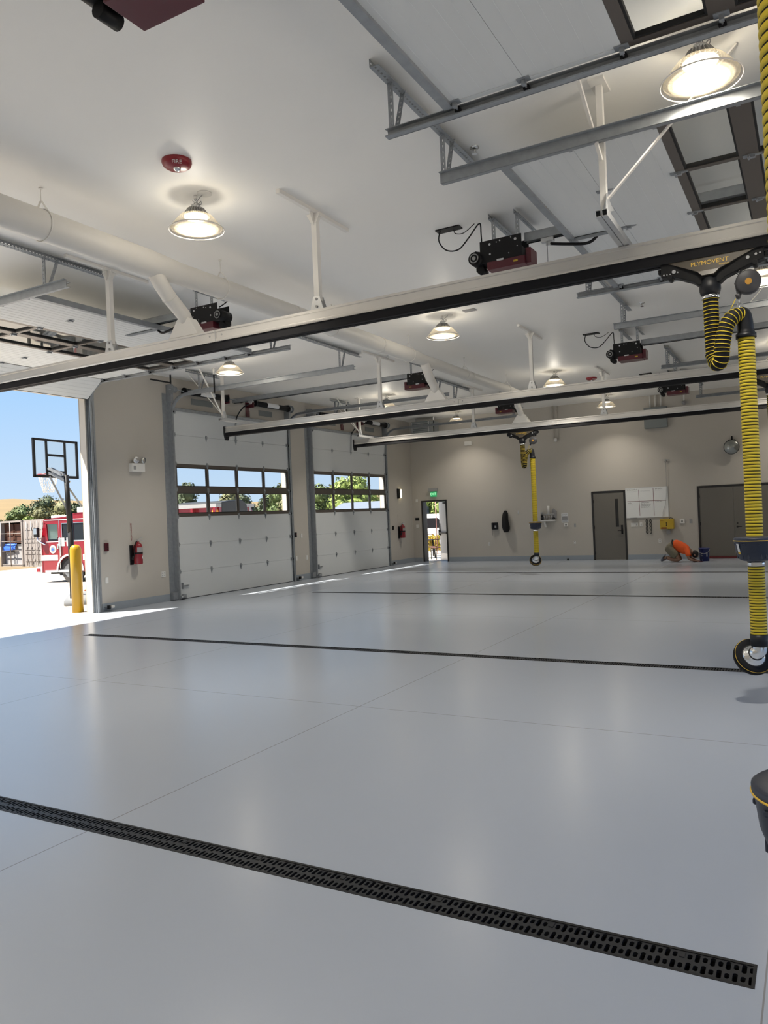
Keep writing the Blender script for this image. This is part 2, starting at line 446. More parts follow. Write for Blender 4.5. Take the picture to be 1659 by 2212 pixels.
d0 = thing('trench_drain', drain_lab[0], 'floor drain', (DX0, DRAINS[0], 0), 'trench drains across the floor')
mb = MB()
for sgn in (-1, 1):
    ya, yb = sorted((sgn*.063, sgn*.078)); y2a, y2b = sorted((sgn*.070, sgn*.078))
    mb.box(DX0, DX1, DRAINS[0]+ya, DRAINS[0]+yb, -.10, .0015)
mb.box(DX0, DX0+.012, DRAINS[0]-.063, DRAINS[0]+.063, -.1, .0015).box(DX1-.012, DX1, DRAINS[0]-.063, DRAINS[0]+.063, -.1, .0015)
mb.box(DX0, DX1, DRAINS[0]-.063, DRAINS[0]+.063, -.135, -.10)
mb.build('channel', 'black', d0)
gm = None
nseg = 20
for i in range(nseg):
    if gm is None:
        for vi, (x, y, z) in enumerate(GR.v): pass
        gm = GR.mesh('grate', 'rubber_grate' if 'rubber_grate' in M else 'blackp')
    g = bpy.data.objects.new('grate', gm); COL.objects.link(g); g.parent = d0; g.location = (.0005+i*(DX1-DX0-.001)/nseg, 0, -.001)
for k in range(1, 4): copy_tree(d0, label=drain_lab[k], loc=(DX0, DRAINS[k], 0))

# ------------------------------------------------------------------ perforated angle iron
def perf_strip(mb, a, b, w, up, pitch=.045, hole=.011, flange=True):
    """angle iron from a to b: one perforated leg of width w in direction `up`, one perforated leg sideways"""
    a, b, up = Vector(a), Vector(b), Vector(up); d = b-a; L = d.length; d.normalize()
    up = (up-d*up.dot(d)).normalized(); sd = d.cross(up).normalized()
    n = max(2, int(L/pitch)); p = L/n
    for leg in ((up, w), (sd, w)) if flange else ((up, w),):
        u, ww = leg
        for i in range(n):
            c = a+d*(i*p+p/2)+u*(ww/2); h = hole
            outer = [a+d*(i*p), a+d*(i*p+p), a+d*(i*p+p)+u*ww, a+d*(i*p)+u*ww]
            inner = [c-d*h-u*h*.7, c+d*h-u*h*.7, c+d*h+u*h*.7, c-d*h+u*h*.7]
            mb.add(outer+inner, [(0, 1, 5, 4), (1, 2, 6, 5), (2, 3, 7, 6), (3, 0, 4, 7)])
    return mb

# ------------------------------------------------------------------ sectional overhead doors
J = [0, .604, 1.218, 1.843, 2.458, 3.043, 3.692, 4.288]
V0, ZT, RA = .10, 4.13, .42
def path(s):
    """(v, z), tangent along the roller path: up the wall, round the bend, in along the ceiling"""
    if s < ZT: return (V0, s), (0, 1)
    a = (s-ZT)/RA
    if a < math.pi/2: return (V0+RA-RA*math.cos(a), ZT+RA*math.sin(a)), (math.sin(a), math.cos(a))
    return (V0+RA+(s-ZT-RA*math.pi/2), ZT+RA), (1, 0)
PROTO = {}
def overhead_door(side, yc, opened, label, vend=5.0, spring=True):
    """side -1: left wall, +1: right wall"""
    def W(u, v, z): return (XL+v, yc+u, z) if side < 0 else (XR-v, yc+u, z)
    base = W(0, 0, 0)
    root = thing('overhead_door', label, 'garage door', base, 'sectional overhead doors of the bays')
    s0 = 4.215 if opened else .012
    secs = []
    for k in range(7):
        (v0, z0), _ = path(s0+J[k]); (v1, z1), _ = path(s0+J[k+1])
        t = Vector((v1-v0, z1-z0)); L = t.length; t.normalize(); n = Vector((t.y, -t.x))
        def F(u, a, b, v0=v0, z0=z0, t=t, n=n):
            p = Vector((v0, z0))+t*a+n*b; return W(u, p.x, p.y)
        secs.append((F, L, t, n, Vector((v0, z0))))
        mb = MB(F)
        if k in (3, 4):
            w = .075
            mb.box(-2.13, 2.13, 0, w, -.078, -.03).box(-2.13, 2.13, L-w, L, -.078, -.03)
            us = [-2.13, -1.065, 0, 1.065, 2.13]
            for i, u in enumerate(us):
                ua, ub = (u, u+.06) if i == 0 else ((u-.06, u) if i == 4 else (u-.03, u+.03))
                mb.box(ua, ub, w, L-w, -.076, -.03)
            fr = mb.build('window_section', 'bronze', root)
            mg = MB(F); g = .016
            for i in range(4):
                a = us[i]+(.06 if i == 0 else .03); b = us[i+1]-(.06 if i == 3 else .03)
                mg.box(a, b, w, w+g, -.07, -.036).box(a, b, L-w-g, L-w, -.07, -.036).box(a, a+g, w+g, L-w-g, -.07, -.036).box(b-g, b, w+g, L-w-g, -.07, -.036)
            mg.build('gasket', 'gasket', fr)
            mp = MB(F)
            for i in range(4):
                a = us[i]+(.06 if i == 0 else .03)+.004; b = us[i+1]-(.06 if i == 3 else .03)-.004
                mp.add([(a, w, -.055), (b, w, -.055), (b, L-w, -.055), (a, L-w, -.055)], [(0, 1, 2, 3)])
            mp.build('pane', 'glass', fr)
        else:
            mb.box(-2.13, 2.13, .0015, L-.0015, -.07, -.03).box(-2.13, 2.13, .0, L+.004, -.078, -.07)
            for q in range(1, 6):
                if L > .3: mb.box(-2.12, 2.12, L*q/6-.003, L*q/6+.003, -.031, -.0285)
            mb.box(-2.135, -2.09, .002, L-.002, -.08, -.026).box(2.09, 2.135, .002, L-.002, -.08, -.026)
            mb.build('section', 'panel', root)
    # top stiffener, bottom seal
    F, L, t, n, p0 = secs[6]
    mb = MB(F); mb.box(-2.13, 2.13, L-.055, L, -.03, -.005).box(-2.13, 2.13, L, L+.012, -.08, -.005)
    mb.build('top_strut', 'galv', root)
    F, L, t, n, p0 = secs[0]
    MB(F).box(-2.13, 2.13, -.012, .002, -.075, -.03).build('bottom_seal', 'rubber', root)
    # operator bracket down the middle of the top section
    F, L, t, n, p0 = secs[6]
    mb = MB(F); mb.box(-.025, .025, .03, L-.03, -.028, -.022).box(-.025, -.02, .03, L-.03, -.028, .012)
    mb.build('operator_bracket', 'galv', root)
    # hinges and rollers share meshes; local axes u, along, out of the face
    if 'hinge' not in PROTO:
        mb = MB()
        mb.prism([(-.035, .0), (.035, .0), (.03, -.03), (.008, -.105), (-.008, -.105), (-.03, -.03)], 2, 0, .006)
        mb.box(-.03, .03, -.005, .045, 0, .006).cyl((-.038, 0, .014), (.038, 0, .014), .011, n=8).box(-.016, .016, -.05, .0, .004, .024)
        PROTO['hinge'] = mb.mesh('hinge', 'galv')
        mb = MB(); mb.box(-.03, .03, -.045, .045, 0, .006).box(-.01, .03, -.012, .012, .004, .04).cyl((.02, 0, .03), (.075, 0, .03), .006, n=8)
        PROTO['bracket'] = mb.mesh('roller', ['galv', 'black'])
        mb = MB(); mb.box(-.03, .03, -.045, .045, 0, .006).box(-.012, .025, -.014, .014, .004, .038).cyl((.0, 0, .03), (.062, 0, .03), .006, n=8).cyl((.055, 0, .03), (.075, 0, .03), .024, n=14, m=1)
        PROTO['roller'] = mb.mesh('roller', ['galv', 'black'])
    def place(mesh, name, u, k, along, flip=False):
        F, L, t, n, p0 = secs[k]
        o = bpy.data.objects.new(name, PROTO[mesh]); COL.objects.link(o); o.parent = root
        c = Vector(F(u, along, -.03)); eu = Vector(F(u+1, along, -.03))-c; et = Vector(F(u, along+1, -.03))-c; en = Vector(F(u, along, .97))-c
        if flip: eu = -eu
        m = Matrix.Identity(4)
        for i, e in enumerate((eu, et, en)):
            for r in range(3): m[r][i] = e[r]
        m.translation = c-Vector(base)
        o.matrix_basis = m
    for k in range(1, 7):
        for u in (-1.065, 0, 1.065): place('hinge', 'hinge', u, k, 0.004)
        place('roller', 'roller', 2.10, k, 0.004); place('roller', 'roller', -2.10, k, 0.004, True)
    place('roller', 'roller', 2.10, 6, secs[6][1]-.08); place('roller', 'roller', -2.10, 6, secs[6][1]-.08, True)
    # tracks
    for sg, nm in ((-1, 'track'), (1, 'track')):
        mb = MB()
        ss = [0, 1, 2, 3, ZT]+[ZT+RA*math.pi/2*i/8 for i in range(1, 9)]+[ZT+RA*math.pi/2+(vend-V0-RA)]
        prof = [(.0, -.024), (.0, -.028), (.045, -.03), (.052, 0), (.045, .03), (.0, .028), (.0, .020)]
        rows = []
        for s in ss:
            (v, z), (tv, tz) = path(s); nv, nz = tz, -tv
            rows.append([W(sg*(2.155+a), v+nv*b, z+nz*b) for a, b in prof])
        mb.sheet(rows)
        o1 = mb.build(nm, 'galv', root, solid=.003)
        # wall angle behind the vertical run and stiffening angle above the horizontal run
        mb = MB(W)
        ua, ub = sorted((sg*2.16, sg*2.365))
        mb.box(ua, ub, .001, .006, .0, 4.62)
        uc, ud = sorted((sg*2.212, sg*2.217)); mb.box(uc, ud, .004, .13, .0, 4.45)
        va = V0+RA+.12
        mb.box(*sorted((sg*2.208, sg*2.213)), va, vend, 4.52, 4.605).box(*sorted((sg*2.208, sg*2.25)), va, vend, 4.602, 4.607)
        mb.build('track_angle', 'galv', o1)
        if not opened or side < 0:
            mb = MB(W)
            mb.box(*sorted((sg*2.17, sg*2.24)), .004, .16, 4.42, 4.82)
            mb.build('bearing_plate', 'galv', root)
    if spring:
        mb = MB(W); zz, vv = 4.70, .17
        mb.cyl((-2.32, vv, zz), (2.32, vv, zz), .013, n=10)
        sh = mb.build('spring_shaft', 'galv', root)
        for (a, b) in ((-1.80, -.42), (.72, 2.08)):
            mb = MB(W); mb.cyl((a, vv, zz), (b, vv, zz), .068, n=18).cyl((a-.05, vv, zz), (a, vv, zz), .085, n=18).cyl((b, vv, zz), (b+.05, vv, zz), .085, n=18)
            sp = mb.build('spring_tube', 'black', root)
            c = (a+b)/2
            mb = MB(W); P = []
            for i in range(7):
                an = R(-55+i*20); P.append([(c-.24, vv+.0695*math.cos(an), zz+.0695*math.sin(an)), (c+.24, vv+.0695*math.cos(an), zz+.0695*math.sin(an))])
            mb.sheet(P); mb.build('spring_label', 'paper', sp)
        for c in (-.36, .58):
            mb = MB(W); mb.box(c-.07, c+.07, .003, .012, zz-.32, zz+.10).box(c-.012, c+.012, .01, vv+.06, zz-.12, zz+.09).box(c-.07, c+.07, .01, .03, zz-.34, zz-.18)
            mb.build('centre_bracket', 'darkred', root, .004)
        for sg in (-1, 1):
            mb = MB(W); mb.cyl((sg*2.12, vv, zz), (sg*2.25, vv, zz), .075, n=20).cyl((sg*2.24, vv, zz), (sg*2.26, vv, zz), .10, n=20)
            mb.build('cable_drum', 'galv', root)
        mb = MB(W); mb.cyl((.10, vv, zz), (.17, vv, zz), .055, n=16)
        mb.build('shaft_coupler', 'black', root)
        mb = MB(W); mb.box(-2.15, 2.15, .0, .02, 4.285, 4.33); mb.box(-2.15, 2.15, .02, .045, 4.31, 4.33)
        mb.build('header_seal', 'rubber', root)
        mb = MB(W); mb.box(-1.45, -.72, .0, .012, 4.46, 4.60).box(1.05, 1.6, .0, .012, 4.44, 4.58)
        mb.build('spring_pad', 'greybox', root)
        if not opened:
            F, L, t, n, p0 = secs[0]
            mb = MB(F); mb.box(-2.06, -1.86, .28, .295, -.03, .01).box(-2.075, -2.055, .22, .36, -.03, .03).box(-2.09, -2.0, .015, .10, -.03, .05)
            mb.build('slide_lock', 'galv', root)
            mb = MB(W); mb.box(-2.36, -2.2, .02, .10, .02, .17).cyl((-2.2, .16, .06), (-2.08, .16, .06), .035, n=12)
            mb.build('bottom_fixture', 'galv', root)
    return root
overhead_door(-1, BAYS[1], True, 'raised sectional door above the open left bay showing the fire truck outside', 5.0)
overhead_door(-1, BAYS[2], False, 'closed sectional door in left wall, fire truck visible through its windows', 4.92)
overhead_door(-1, BAYS[3], False, 'closed sectional door in left wall next to the exit corner, trees in its windows', 4.92)
overhead_door(1, BAYS[0], True, 'raised sectional door under the ceiling at the top right, nearest the camera', 4.75, False)
overhead_door(1, BAYS[1], True, 'raised sectional door with dark windows at right, above the nearest long rail', 4.75, False)
# bare horizontal tracks of the two closed right-hand doors (their curtains stand outside the picture)
def right_tracks(yc, label):
    root = thing('door_track', label, 'door track', (XR, yc, 0), 'ceiling tracks of closed right-hand doors')
    for sg in (-1, 1):
        mb = MB(); prof = [(.0, -.024), (.0, -.028), (.045, -.03), (.052, 0), (.045, .03), (.0, .028), (.0, .020)]
        ss = [0, 2, ZT]+[ZT+RA*math.pi/2*i/8 for i in range(1, 9)]+[ZT+RA*math.pi/2+(4.75-V0-RA)]
        rows = []
        for s in ss:
            (v, z), (tv, tz) = path(s); nv, nz = tz, -tv
            rows.append([(XR-(v+nv*b), yc+sg*(2.155+a), z+nz*b) for a, b in prof])
        mb.sheet(rows); t1 = mb.build('track', 'galv', root, solid=.003)
        mb = MB(); y1, y2 = sorted((yc+sg*2.208, yc+sg*2.213)); mb.box(XR-4.75, XR-.6, y1, y2, 4.52, 4.605)
        y1, y2 = sorted((yc+sg*2.208, yc+sg*2.25)); mb.box(XR-4.75, XR-.6, y1, y2, 4.602, 4.607)
        mb.build('track_angle', 'galv', t1)
    return root
right_tracks(BAYS[2], 'pair of grey ceiling door tracks at right, beyond the nearest exhaust rail')
right_tracks(BAYS[3], 'pair of grey ceiling door tracks at right, farthest, before the grey wall box')

# ------------------------------------------------------------------ track hangers: ceiling angle with drops to the track ends
def hanger(x, y0, y1, ytracks, label, xdir=1):
    root = thing('track_hanger', label, 'track hanger', (x, (y0+y1)/2, ZC), 'perforated angle hangers holding the door tracks')
    mb = MB(); perf_strip(mb, (x, y0, ZC-.062), (x, y1, ZC-.077), .075, (0, 0, 1))
    mb.build('ceiling_angle', 'galv', root, solid=.004)
    for yt in ytracks:
        mb = MB()
        perf_strip(mb, (x+.01, yt-.02, 4.60), (x+.01, yt-.02, ZC-.05), .045, (1, 0, 0))
        perf_strip(mb, (x+.03, yt+.03, 4.60), (x+.03, yt+.16, ZC-.05), .04, (1, 0, 0))
        mb.build('drop', 'galv', root, solid=.004)
    return root
tr = lambda b, s: BAYS[b]+s*2.21
hanger(-2.70, 4.89, 6.93, (tr(0, 1), tr(1, -1)), 'perforated angle on the ceiling at top right holding two track ends')
hanger(-2.60, 10.55, 13.28, (tr(1, 1), tr(2, -1)), 'perforated angle hanger over the nearest rail, right of the ceiling opener with red cover')
hanger(-2.62, 16.95, 19.3, (tr(2, 1), tr(3, -1)), 'small angle hanger on the ceiling behind the black looped hose')
hanger(-2.62, 22.3, 23.0, (tr(3, 1),), 'farthest right angle hanger, near the grey wall box')
hanger(-7.95, 4.95, 6.98, (tr(1, -1),), 'perforated angle at the left edge below the round duct')
hanger(-7.97, 10.3, 13.47, (tr(1, 1), tr(2, -1)), 'angle hanger left of centre under the duct, behind the nearest rail')
hanger(-7.97, 16.95, 19.3, (tr(2, 1), tr(3, -1)), 'angle hanger beside the third branch of the round duct')
hanger(-7.97, 22.2, 23.4, (tr(3, 1),), 'farthest left angle hanger, by the unit heater')
hanger(-11.6, 12.3, 13.3, (tr(2, -1),), 'short angle hanger over the curved track of the first closed door')
hanger(-11.6, 17.9, 18.9, (tr(3, -1),), 'short angle hanger over the curved track of the far closed door')

# ------------------------------------------------------------------ ceiling mounted door openers
def opener(side, yc, raised, label):
    sx = 1 if side > 0 else -1          # direction from the opener towards its door
    x0 = -2.96 if side > 0 else -7.28
    def W(a, b, z): return (x0+sx*a, yc+b, z)
    root = thing('door_opener', label, 'door opener', (x0, yc, ZC), 'black and red ceiling door openers')
    mb = MB(); perf_strip(mb, W(-.10, -.16, ZC-.062), W(-.10, .72, ZC-.077), .075, (0, 0, 1)); perf_strip(mb, W(.2, -.16, ZC-.062), W(.2, .5, ZC-.062), .05, (0, 0, 1))
    mb.build('mounting_angle', 'galv', root, solid=.004)
    for a in (-.08, .20):
        mb = MB(); perf_strip(mb, W(a, -.12, 4.66), W(a, -.12, ZC-.05), .045, (1, 0, 0)); mb.build('hanger', 'galv', root, solid=.004)
    mb = MB(W)
    mb.box(-.22, .27, -.15, -.142, 4.48, 4.71).box(-.22, .27, .10, .108, 4.48, 4.71).box(-.22, .27, -.15, .108, 4.46, 4.485).box(-.20, .25, -.14, .10, 4.485, 4.60)
    mb.prism([(-.22, 4.48), (-.22, 4.60), (-.28, 4.62), (-.28, 4.56)], 1, -.15, -.142)
    ch = mb.build('chassis', 'black', root, .003)
    mb = MB(W)
    for (a, z, r) in ((-.1, 4.66, .013), (.02, 4.68, .008), (.20, 4.66, .015), (-.1, 4.55, .011), (.12, 4.52, .006), (.22, 4.58, .006), (-.02, 4.67, .006), (.15, 4.69, .006)):
        mb.cyl((a, -.156, z), (a, -.149, z), r, n=8)
    mb.build('bolt', 'galv_l', ch)
    mb = MB(W); mb.cyl((-.27, -.20, 4.52), (-.27, .02, 4.52), .075, n=18).cyl((-.27, -.215, 4.52), (-.27, -.20, 4.52), .055, n=18)
    mb.cyl((-.24, -.10, 4.41), (-.24, .04, 4.41), .045, n=14).box(-.30, -.22, -.08, .04, 4.41, 4.50)
    mo = mb.build('motor', 'black', root)
    mb = MB(W); mb.cyl((-.27, -.222, 4.52), (-.27, -.214, 4.52), .022, n=12).torus((-.27, -.214, 4.52), (0, 1, 0), .048, .006, 16, 6)
    mb.build('pulley', 'greyp', mo)
    mb = MB(W); mb.box(-.14, .30, -.155, .13, 4.375, 4.465)
    rc = mb.build('cover', 'darkred', root, .006)
    mb = MB(W); mb.box(.17, .22, -.157, -.150, 4.41, 4.43); mb.build('sticker', 'ybox', rc); mb = MB(W); mb.box(-.02, .06, -.165, -.15, 4.455, 4.475); mb.build('latch', 'galv_l', rc)
    mb = MB(W); mb.box(.30, .36, -.12, .10, 4.38, 4.55); mb.build('control_box', 'darkred', root, .005)
    # rail to the header, chain below
    end = (XR-.05-x0) if side > 0 else (x0-XL-.05)
    mb = MB(W); mb.box(.27, end, -.045, -.035, 4.645, 4.735).box(.27, end, .035, .045, 4.645, 4.735).box(.27, end, -.045, .045, 4.733, 4.74)
    mb.build('rail', 'galv', root)
    MB().cyl(W(.30, 0, 4.63), W(end, 0, 4.63), .006, n=6).build('chain', 'black', root)
    pos = .52 if raised else end-.55
    mb = MB(W); mb.box(pos-.07, pos+.07, -.03, .03, 4.60, 4.645).box(pos-.02, pos+.04, -.012, .012, 4.56, 4.61)
    mb.build('trolley', 'galv_l', root)
    if raised:
        arm = [W(pos+.03, 0, 4.575), W(pos+.20, 0, 4.535), W(pos+.38, 0, 4.50), W(pos+.47, 0, 4.505), W(pos+.54, 0, 4.555), W(pos+.60, 0, 4.62)]
        MB().tube(spline(arm, 5), .017, 8).build('arm', 'black', root)
        mb = MB(); mb.cyl(W(pos, -.03, 4.6), W(pos, -.03, 4.37), .003, n=5).sphere(W(pos, -.03, 4.35), .02, 8, 1)
        mb.build('pull_cord', ['ink', 'red'], root)
    else:
        arm = [W(pos+.03, 0, 4.575), W(pos+.25, 0, 4.50), W(end-.12, 0, 4.33), W(end-.07, 0, 4.22)]
        MB().tube(spline(arm, 5), .016, 8).build('arm', 'black', root)
    if side > 0:
        mb = MB(); pts = [W(-.75, -.04, 4.985), W(-.76, -.06, 4.86), W(-.66, -.08, 4.73), W(-.5, -.1, 4.70), W(-.36, -.12, 4.80), W(-.22, -.13, 4.93), W(-.2, -.14, 4.8), W(-.2, -.13, 4.6)]
        mb.tube(spline(pts, 6), .008, 7)
        pts = [W(-.6, .02, 4.985), W(-.57, 0, 4.93), W(-.45, -.04, 4.90), W(-.3, -.08, 4.96)]
        mb.tube(spline(pts, 6), .005, 6).box(*sorted((W(-.8, 0, 0)[0], W(-.5, 0, 0)[0])), yc-.07, yc+.05, 4.985, ZC)
        mb.build('power_cord', 'black', root)
    else:
        mb = MB(); pts = [W(-.22, .3, 4.985), W(-.30, .12, 4.85), W(-.26, -.02, 4.72), W(-.2, -.08, 4.66)]
        mb.tube(spline(pts, 6), .008, 7); mb.build('power_cord', 'black', root)
    return root
opener(1, BAYS[0], True, 'door opener with dark red base at the top left edge, nearest the camera')
opener(1, BAYS[1], True, 'door opener with hanging cord loop just above the nearest rail, right of centre')
opener(1, BAYS[2], False, 'door opener hanging above the second rail, left of the looped hose')
opener(1, BAYS[3], False, 'door opener farthest on the right, between the second and third rails')
opener(-1, BAYS[1], True, 'door opener by the large white duct boot on the nearest rail')
opener(-1, BAYS[2], False, 'door opener beside the middle branch of the round duct')
opener(-1, BAYS[3], False, 'door opener under the second rail, beside the farthest duct branch')
# ------------------------------------------------------------------ exhaust rails
def rail(Y, x0, x1, label, joints):
    root = thing('exhaust_rail', label, 'overhead rail', ((x0+x1)/2, Y, 3.9), 'aluminium exhaust rails across the bay')
    P = [(-.08, 3.772), (-.083, 3.785), (-.083, 3.800), (-.070, 3.806), (-.070, 3.880), (-.080, 3.886), (-.080, 3.908), (-.04, 3.912), (.04, 3.912), (.080, 3.908), (.080, 3.886), (.070, 3.880), (.070, 3.806), (.083, 3.800), (.083, 3.785), (.08, 3.772)]
    MB().prism([(Y+a, z) for a, z in P], 0, x0, x1).build('profile', 'alu', root)
    mb = MB(); mb.box(x0+.01, x1, Y-.066, Y-.010, 3.690, 3.774).box(x0+.01, x1, Y+.010, Y+.066, 3.690, 3.774).box(x0+.01, x1, Y-.05, Y+.05, 3.75, 3.774)
    mb.build('rubber_seal', 'rubber', root)
    mb = MB(); mb.prism([(Y-.09, 3.92), (Y+.09, 3.92), (Y+.09, 3.74), (Y+.05, 3.60), (Y-.05, 3.60), (Y-.09, 3.74)], 0, x0-.035, x0+.01)
    mb.build('end_cap', 'blackp', root, .008)
    mb = MB()
    for xj in joints:
        mb.box(xj-.003, xj+.003, Y-.0835, Y-.06, 3.775, 3.909)
        for dx in (-.09, .09): mb.cyl((xj+dx, Y-.0725, 3.845), (xj+dx, Y-.0685, 3.845), .012, n=8)
    if joints: mb.build('joint', 'greyp', root)
    return root
rail(BEAMS[1], -11.9, 1.35, 'long aluminium exhaust rail nearest the camera, crossing the whole picture', [-5.98])
rail(BEAMS[2], -11.9, 1.35, 'second aluminium exhaust rail, its black end cap in front of the first closed door', [-5.98])
rail(BEAMS[3], -11.5, 1.35, 'third and farthest aluminium exhaust rail, carrying the far yellow hose', [-5.55])

def support(x, Y, label, ylen=1.32):
    root = thing('rail_support', label, 'rail support', (x, Y, ZC), 'white ceiling posts carrying the exhaust rails')
    mb = MB(); mb.box(x-.025, x+.025, Y-ylen/2, Y+ylen/2, ZC-.042, ZC)
    mb.build('ceiling_channel', 'white', root, .003)
    mb = MB(); mb.box(x-.032, x+.032, Y-.032, Y+.032, 4.02, ZC-.042).prism([(Y-.11, ZC-.042), (Y+.11, ZC-.042), (Y+.034, ZC-.17), (Y-.034, ZC-.17)], 0, x-.004, x+.004)
    mb.prism([(x-.09, ZC-.045), (x+.09, ZC-.045), (x+.03, ZC-.15), (x-.03, ZC-.15)], 1, Y-.036, Y-.030)
    mb.build('post', 'white', root)
    mb = MB()
    for yy in (Y-.040, Y+.034): mb.prism([(x-.085, 3.912), (x+.085, 3.912), (x+.04, 4.06), (x-.04, 4.06)], 1, yy, yy+.006)
    mb.box(x-.085, x+.085, Y-.04, Y+.04, 3.910, 3.918)
    ft = mb.build('foot_bracket', 'galv_l', root)
    mb = MB()
    for z in (3.95, 4.03): mb.cyl((x, Y-.050, z), (x, Y-.038, z), .014, n=8)
    mb.build('bolt', 'greyp', ft)
    return root
support(-4.58, BEAMS[1], 'white post on the nearest rail, standing at its middle under a ceiling channel')
support(-7.78, BEAMS[1], 'white post on the nearest rail, left of the white duct boot')
support(-4.50, BEAMS[2], 'white post on the second rail, right of the duct, above the far hose')
support(-7.76, BEAMS[2], 'white post on the second rail, in front of the opener by the middle duct branch')
support(-4.38, BEAMS[3], 'white post on the farthest rail, right of the far yellow hose')
support(-7.80, BEAMS[3], 'white post on the farthest rail, left of the farthest duct boot')

def braced(x, Yp, Y, tops, label, post_w=.055):
    root = thing('braced_support', label, 'rail support', (x, Yp, ZC), 'braced end supports of the exhaust rails')
    mb = MB(); mb.box(x-.024, x+.024, Yp-.03, Yp+.03, 3.99, ZC); mb.box(x-.06, x+.06, Yp-.12, Yp+.12, ZC-.02, ZC)
    mb.build('post', 'white', root)
    mb = MB(); y0, y1 = Yp-.12, Y+.13
    for dx in (-.024, .024): mb.box(x+dx-.021, x+dx+.021, y0, y1, 3.914, 3.918).box(x+dx-.021, x+dx+.021, y0, y1, 3.963, 3.967).box(x+dx-.021, x+dx-.018, y0, y1, 3.918, 3.963).box(x+dx+.018, x+dx+.021, y0, y1, 3.918, 3.963)
    mb.box(x-.04, x+.04, y0+.01, y0+.012, 3.918, 3.963, 1)
    mb.build('cross_channel', ['galv_l', 'black'], root)
    for tp in tops:
        b = (x, Yp-.03, tp[3]) if len(tp) > 3 else (x+(.02 if tp[0] > x else -.02), Yp-.02, 4.06)
        mb = MB(); mb.bar(b, tp[:3], .036, .012); mb.build('brace', 'white', root)
    mb = MB(); mb.prism([(Yp-.09, 3.967), (Yp+.09, 3.967), (Yp+.035, 4.12), (Yp-.035, 4.12)], 0, x+.026, x+.032).prism([(x-.02, 3.967), (x+.08, 3.967), (x+.03, 4.1)], 1, Yp-.036, Yp-.03)
    mb.build('foot_bracket', 'galv_l', root)
    return root
braced(-1.35, 6.18, BEAMS[1], [(-.36, 6.2, ZC-.01), (-1.47, 6.02, ZC-.01, 4.38)], 'braced white support on the nearest rail at right, beside the big high-bay lamp')
braced(-11.25, 13.05, BEAMS[2], [(-11.95, 12.75, ZC-.01), (-11.35, 12.45, ZC-.01)], 'braced white support at the left end of the second rail, before the first closed door')
braced(-11.0, 18.45, BEAMS[3], [(-11.75, 18.2, ZC-.01), (-11.3, 17.75, ZC-.01)], 'braced white support at the left end of the farthest rail')
braced(-1.35, 13.05, BEAMS[2], [(-.45, 13.05, ZC-.01)], 'braced white support on the second rail, mostly behind the big yellow hose')

# ------------------------------------------------------------------ round duct with branches
DXC, DZ = -6.44, 4.635
duct = thing('exhaust_duct', 'long white round duct under the ceiling with slanting branches', 'duct', (DXC, 10, DZ))
mb = MB()
pts = [(-1.2, .15), (6.30, .15), (6.75, .128), (12.75, .128), (13.25, .105), (18.1, .105), (18.5, .09), (19.3, .09)]
P = []; RR = []
for y, r in pts: P.append((DXC, y, DZ)); RR.append(r)
mb.tube(P, RR, 28)
for y, r in ((1.5, .15), (4.0, .15), (9.1, .128), (11.6, .128), (15.6, .105)): mb.cyl((DXC, y-.03, DZ), (DXC, y+.03, DZ), r+.004, n=28)
mb.build('main_pipe', 'duct', duct)
for y, r in ((2.4, .15), (4.94, .15), (7.53, .128), (10.1, .128), (12.7, .128), (15.3, .105), (17.9, .105)):
    mb = MB(); mb.torus((DXC, y, DZ), (0, 1, 0), r+.006, .006, 28, 6)
    mb.cyl((DXC, y, DZ+r+.07), (DXC, y, ZC), .005, n=6).bar((DXC-.09, y, DZ+r-.02), (DXC-.01, y, DZ+r+.085), .02, .006).bar((DXC+.09, y, DZ+r-.02), (DXC+.01, y, DZ+r+.085), .02, .006).cyl((DXC, y, ZC-.012), (DXC, y, ZC), .02, n=8)
    mb.build('hanger', 'white', duct)
for k, (Y, r0, r) in enumerate(((BEAMS[1], .15, .090), (BEAMS[2], .12, .088), (BEAMS[3], .09, .08))):
    xb = DXC-.04
    mb = MB(); y0 = Y-.58; P = [(DXC, y0, DZ-.02), (DXC-.005, y0+.14, DZ-.19), (DXC-.02, y0+.28, DZ-.31), (xb, Y-.05, 4.17), (xb, Y, 4.10)]
    mb.tube(P, [r, r, r*.97, r*.92, r*.9], 20)
    mb.torus(P[2], Vector(P[3])-Vector(P[1]), r*.97, .006, 20, 6)
    br = mb.build('branch', 'duct', duct)
    mb = MB(); w, h0, h1 = .235, 3.912, 4.125
    v = [(xb-w, Y-.075, h0), (xb+w, Y-.075, h0), (xb+w, Y+.075, h0), (xb-w, Y+.075, h0), (xb-.09, Y-.072, h1), (xb+.09, Y-.072, h1), (xb+.09, Y+.072, h1), (xb-.09, Y+.072, h1)]
    mb.add(v, [(0, 3, 2, 1), (4, 5, 6, 7), (0, 1, 5, 4), (1, 2, 6, 5), (2, 3, 7, 6), (3, 0, 4, 7)])
    mb.build('boot', 'white', duct, .004)

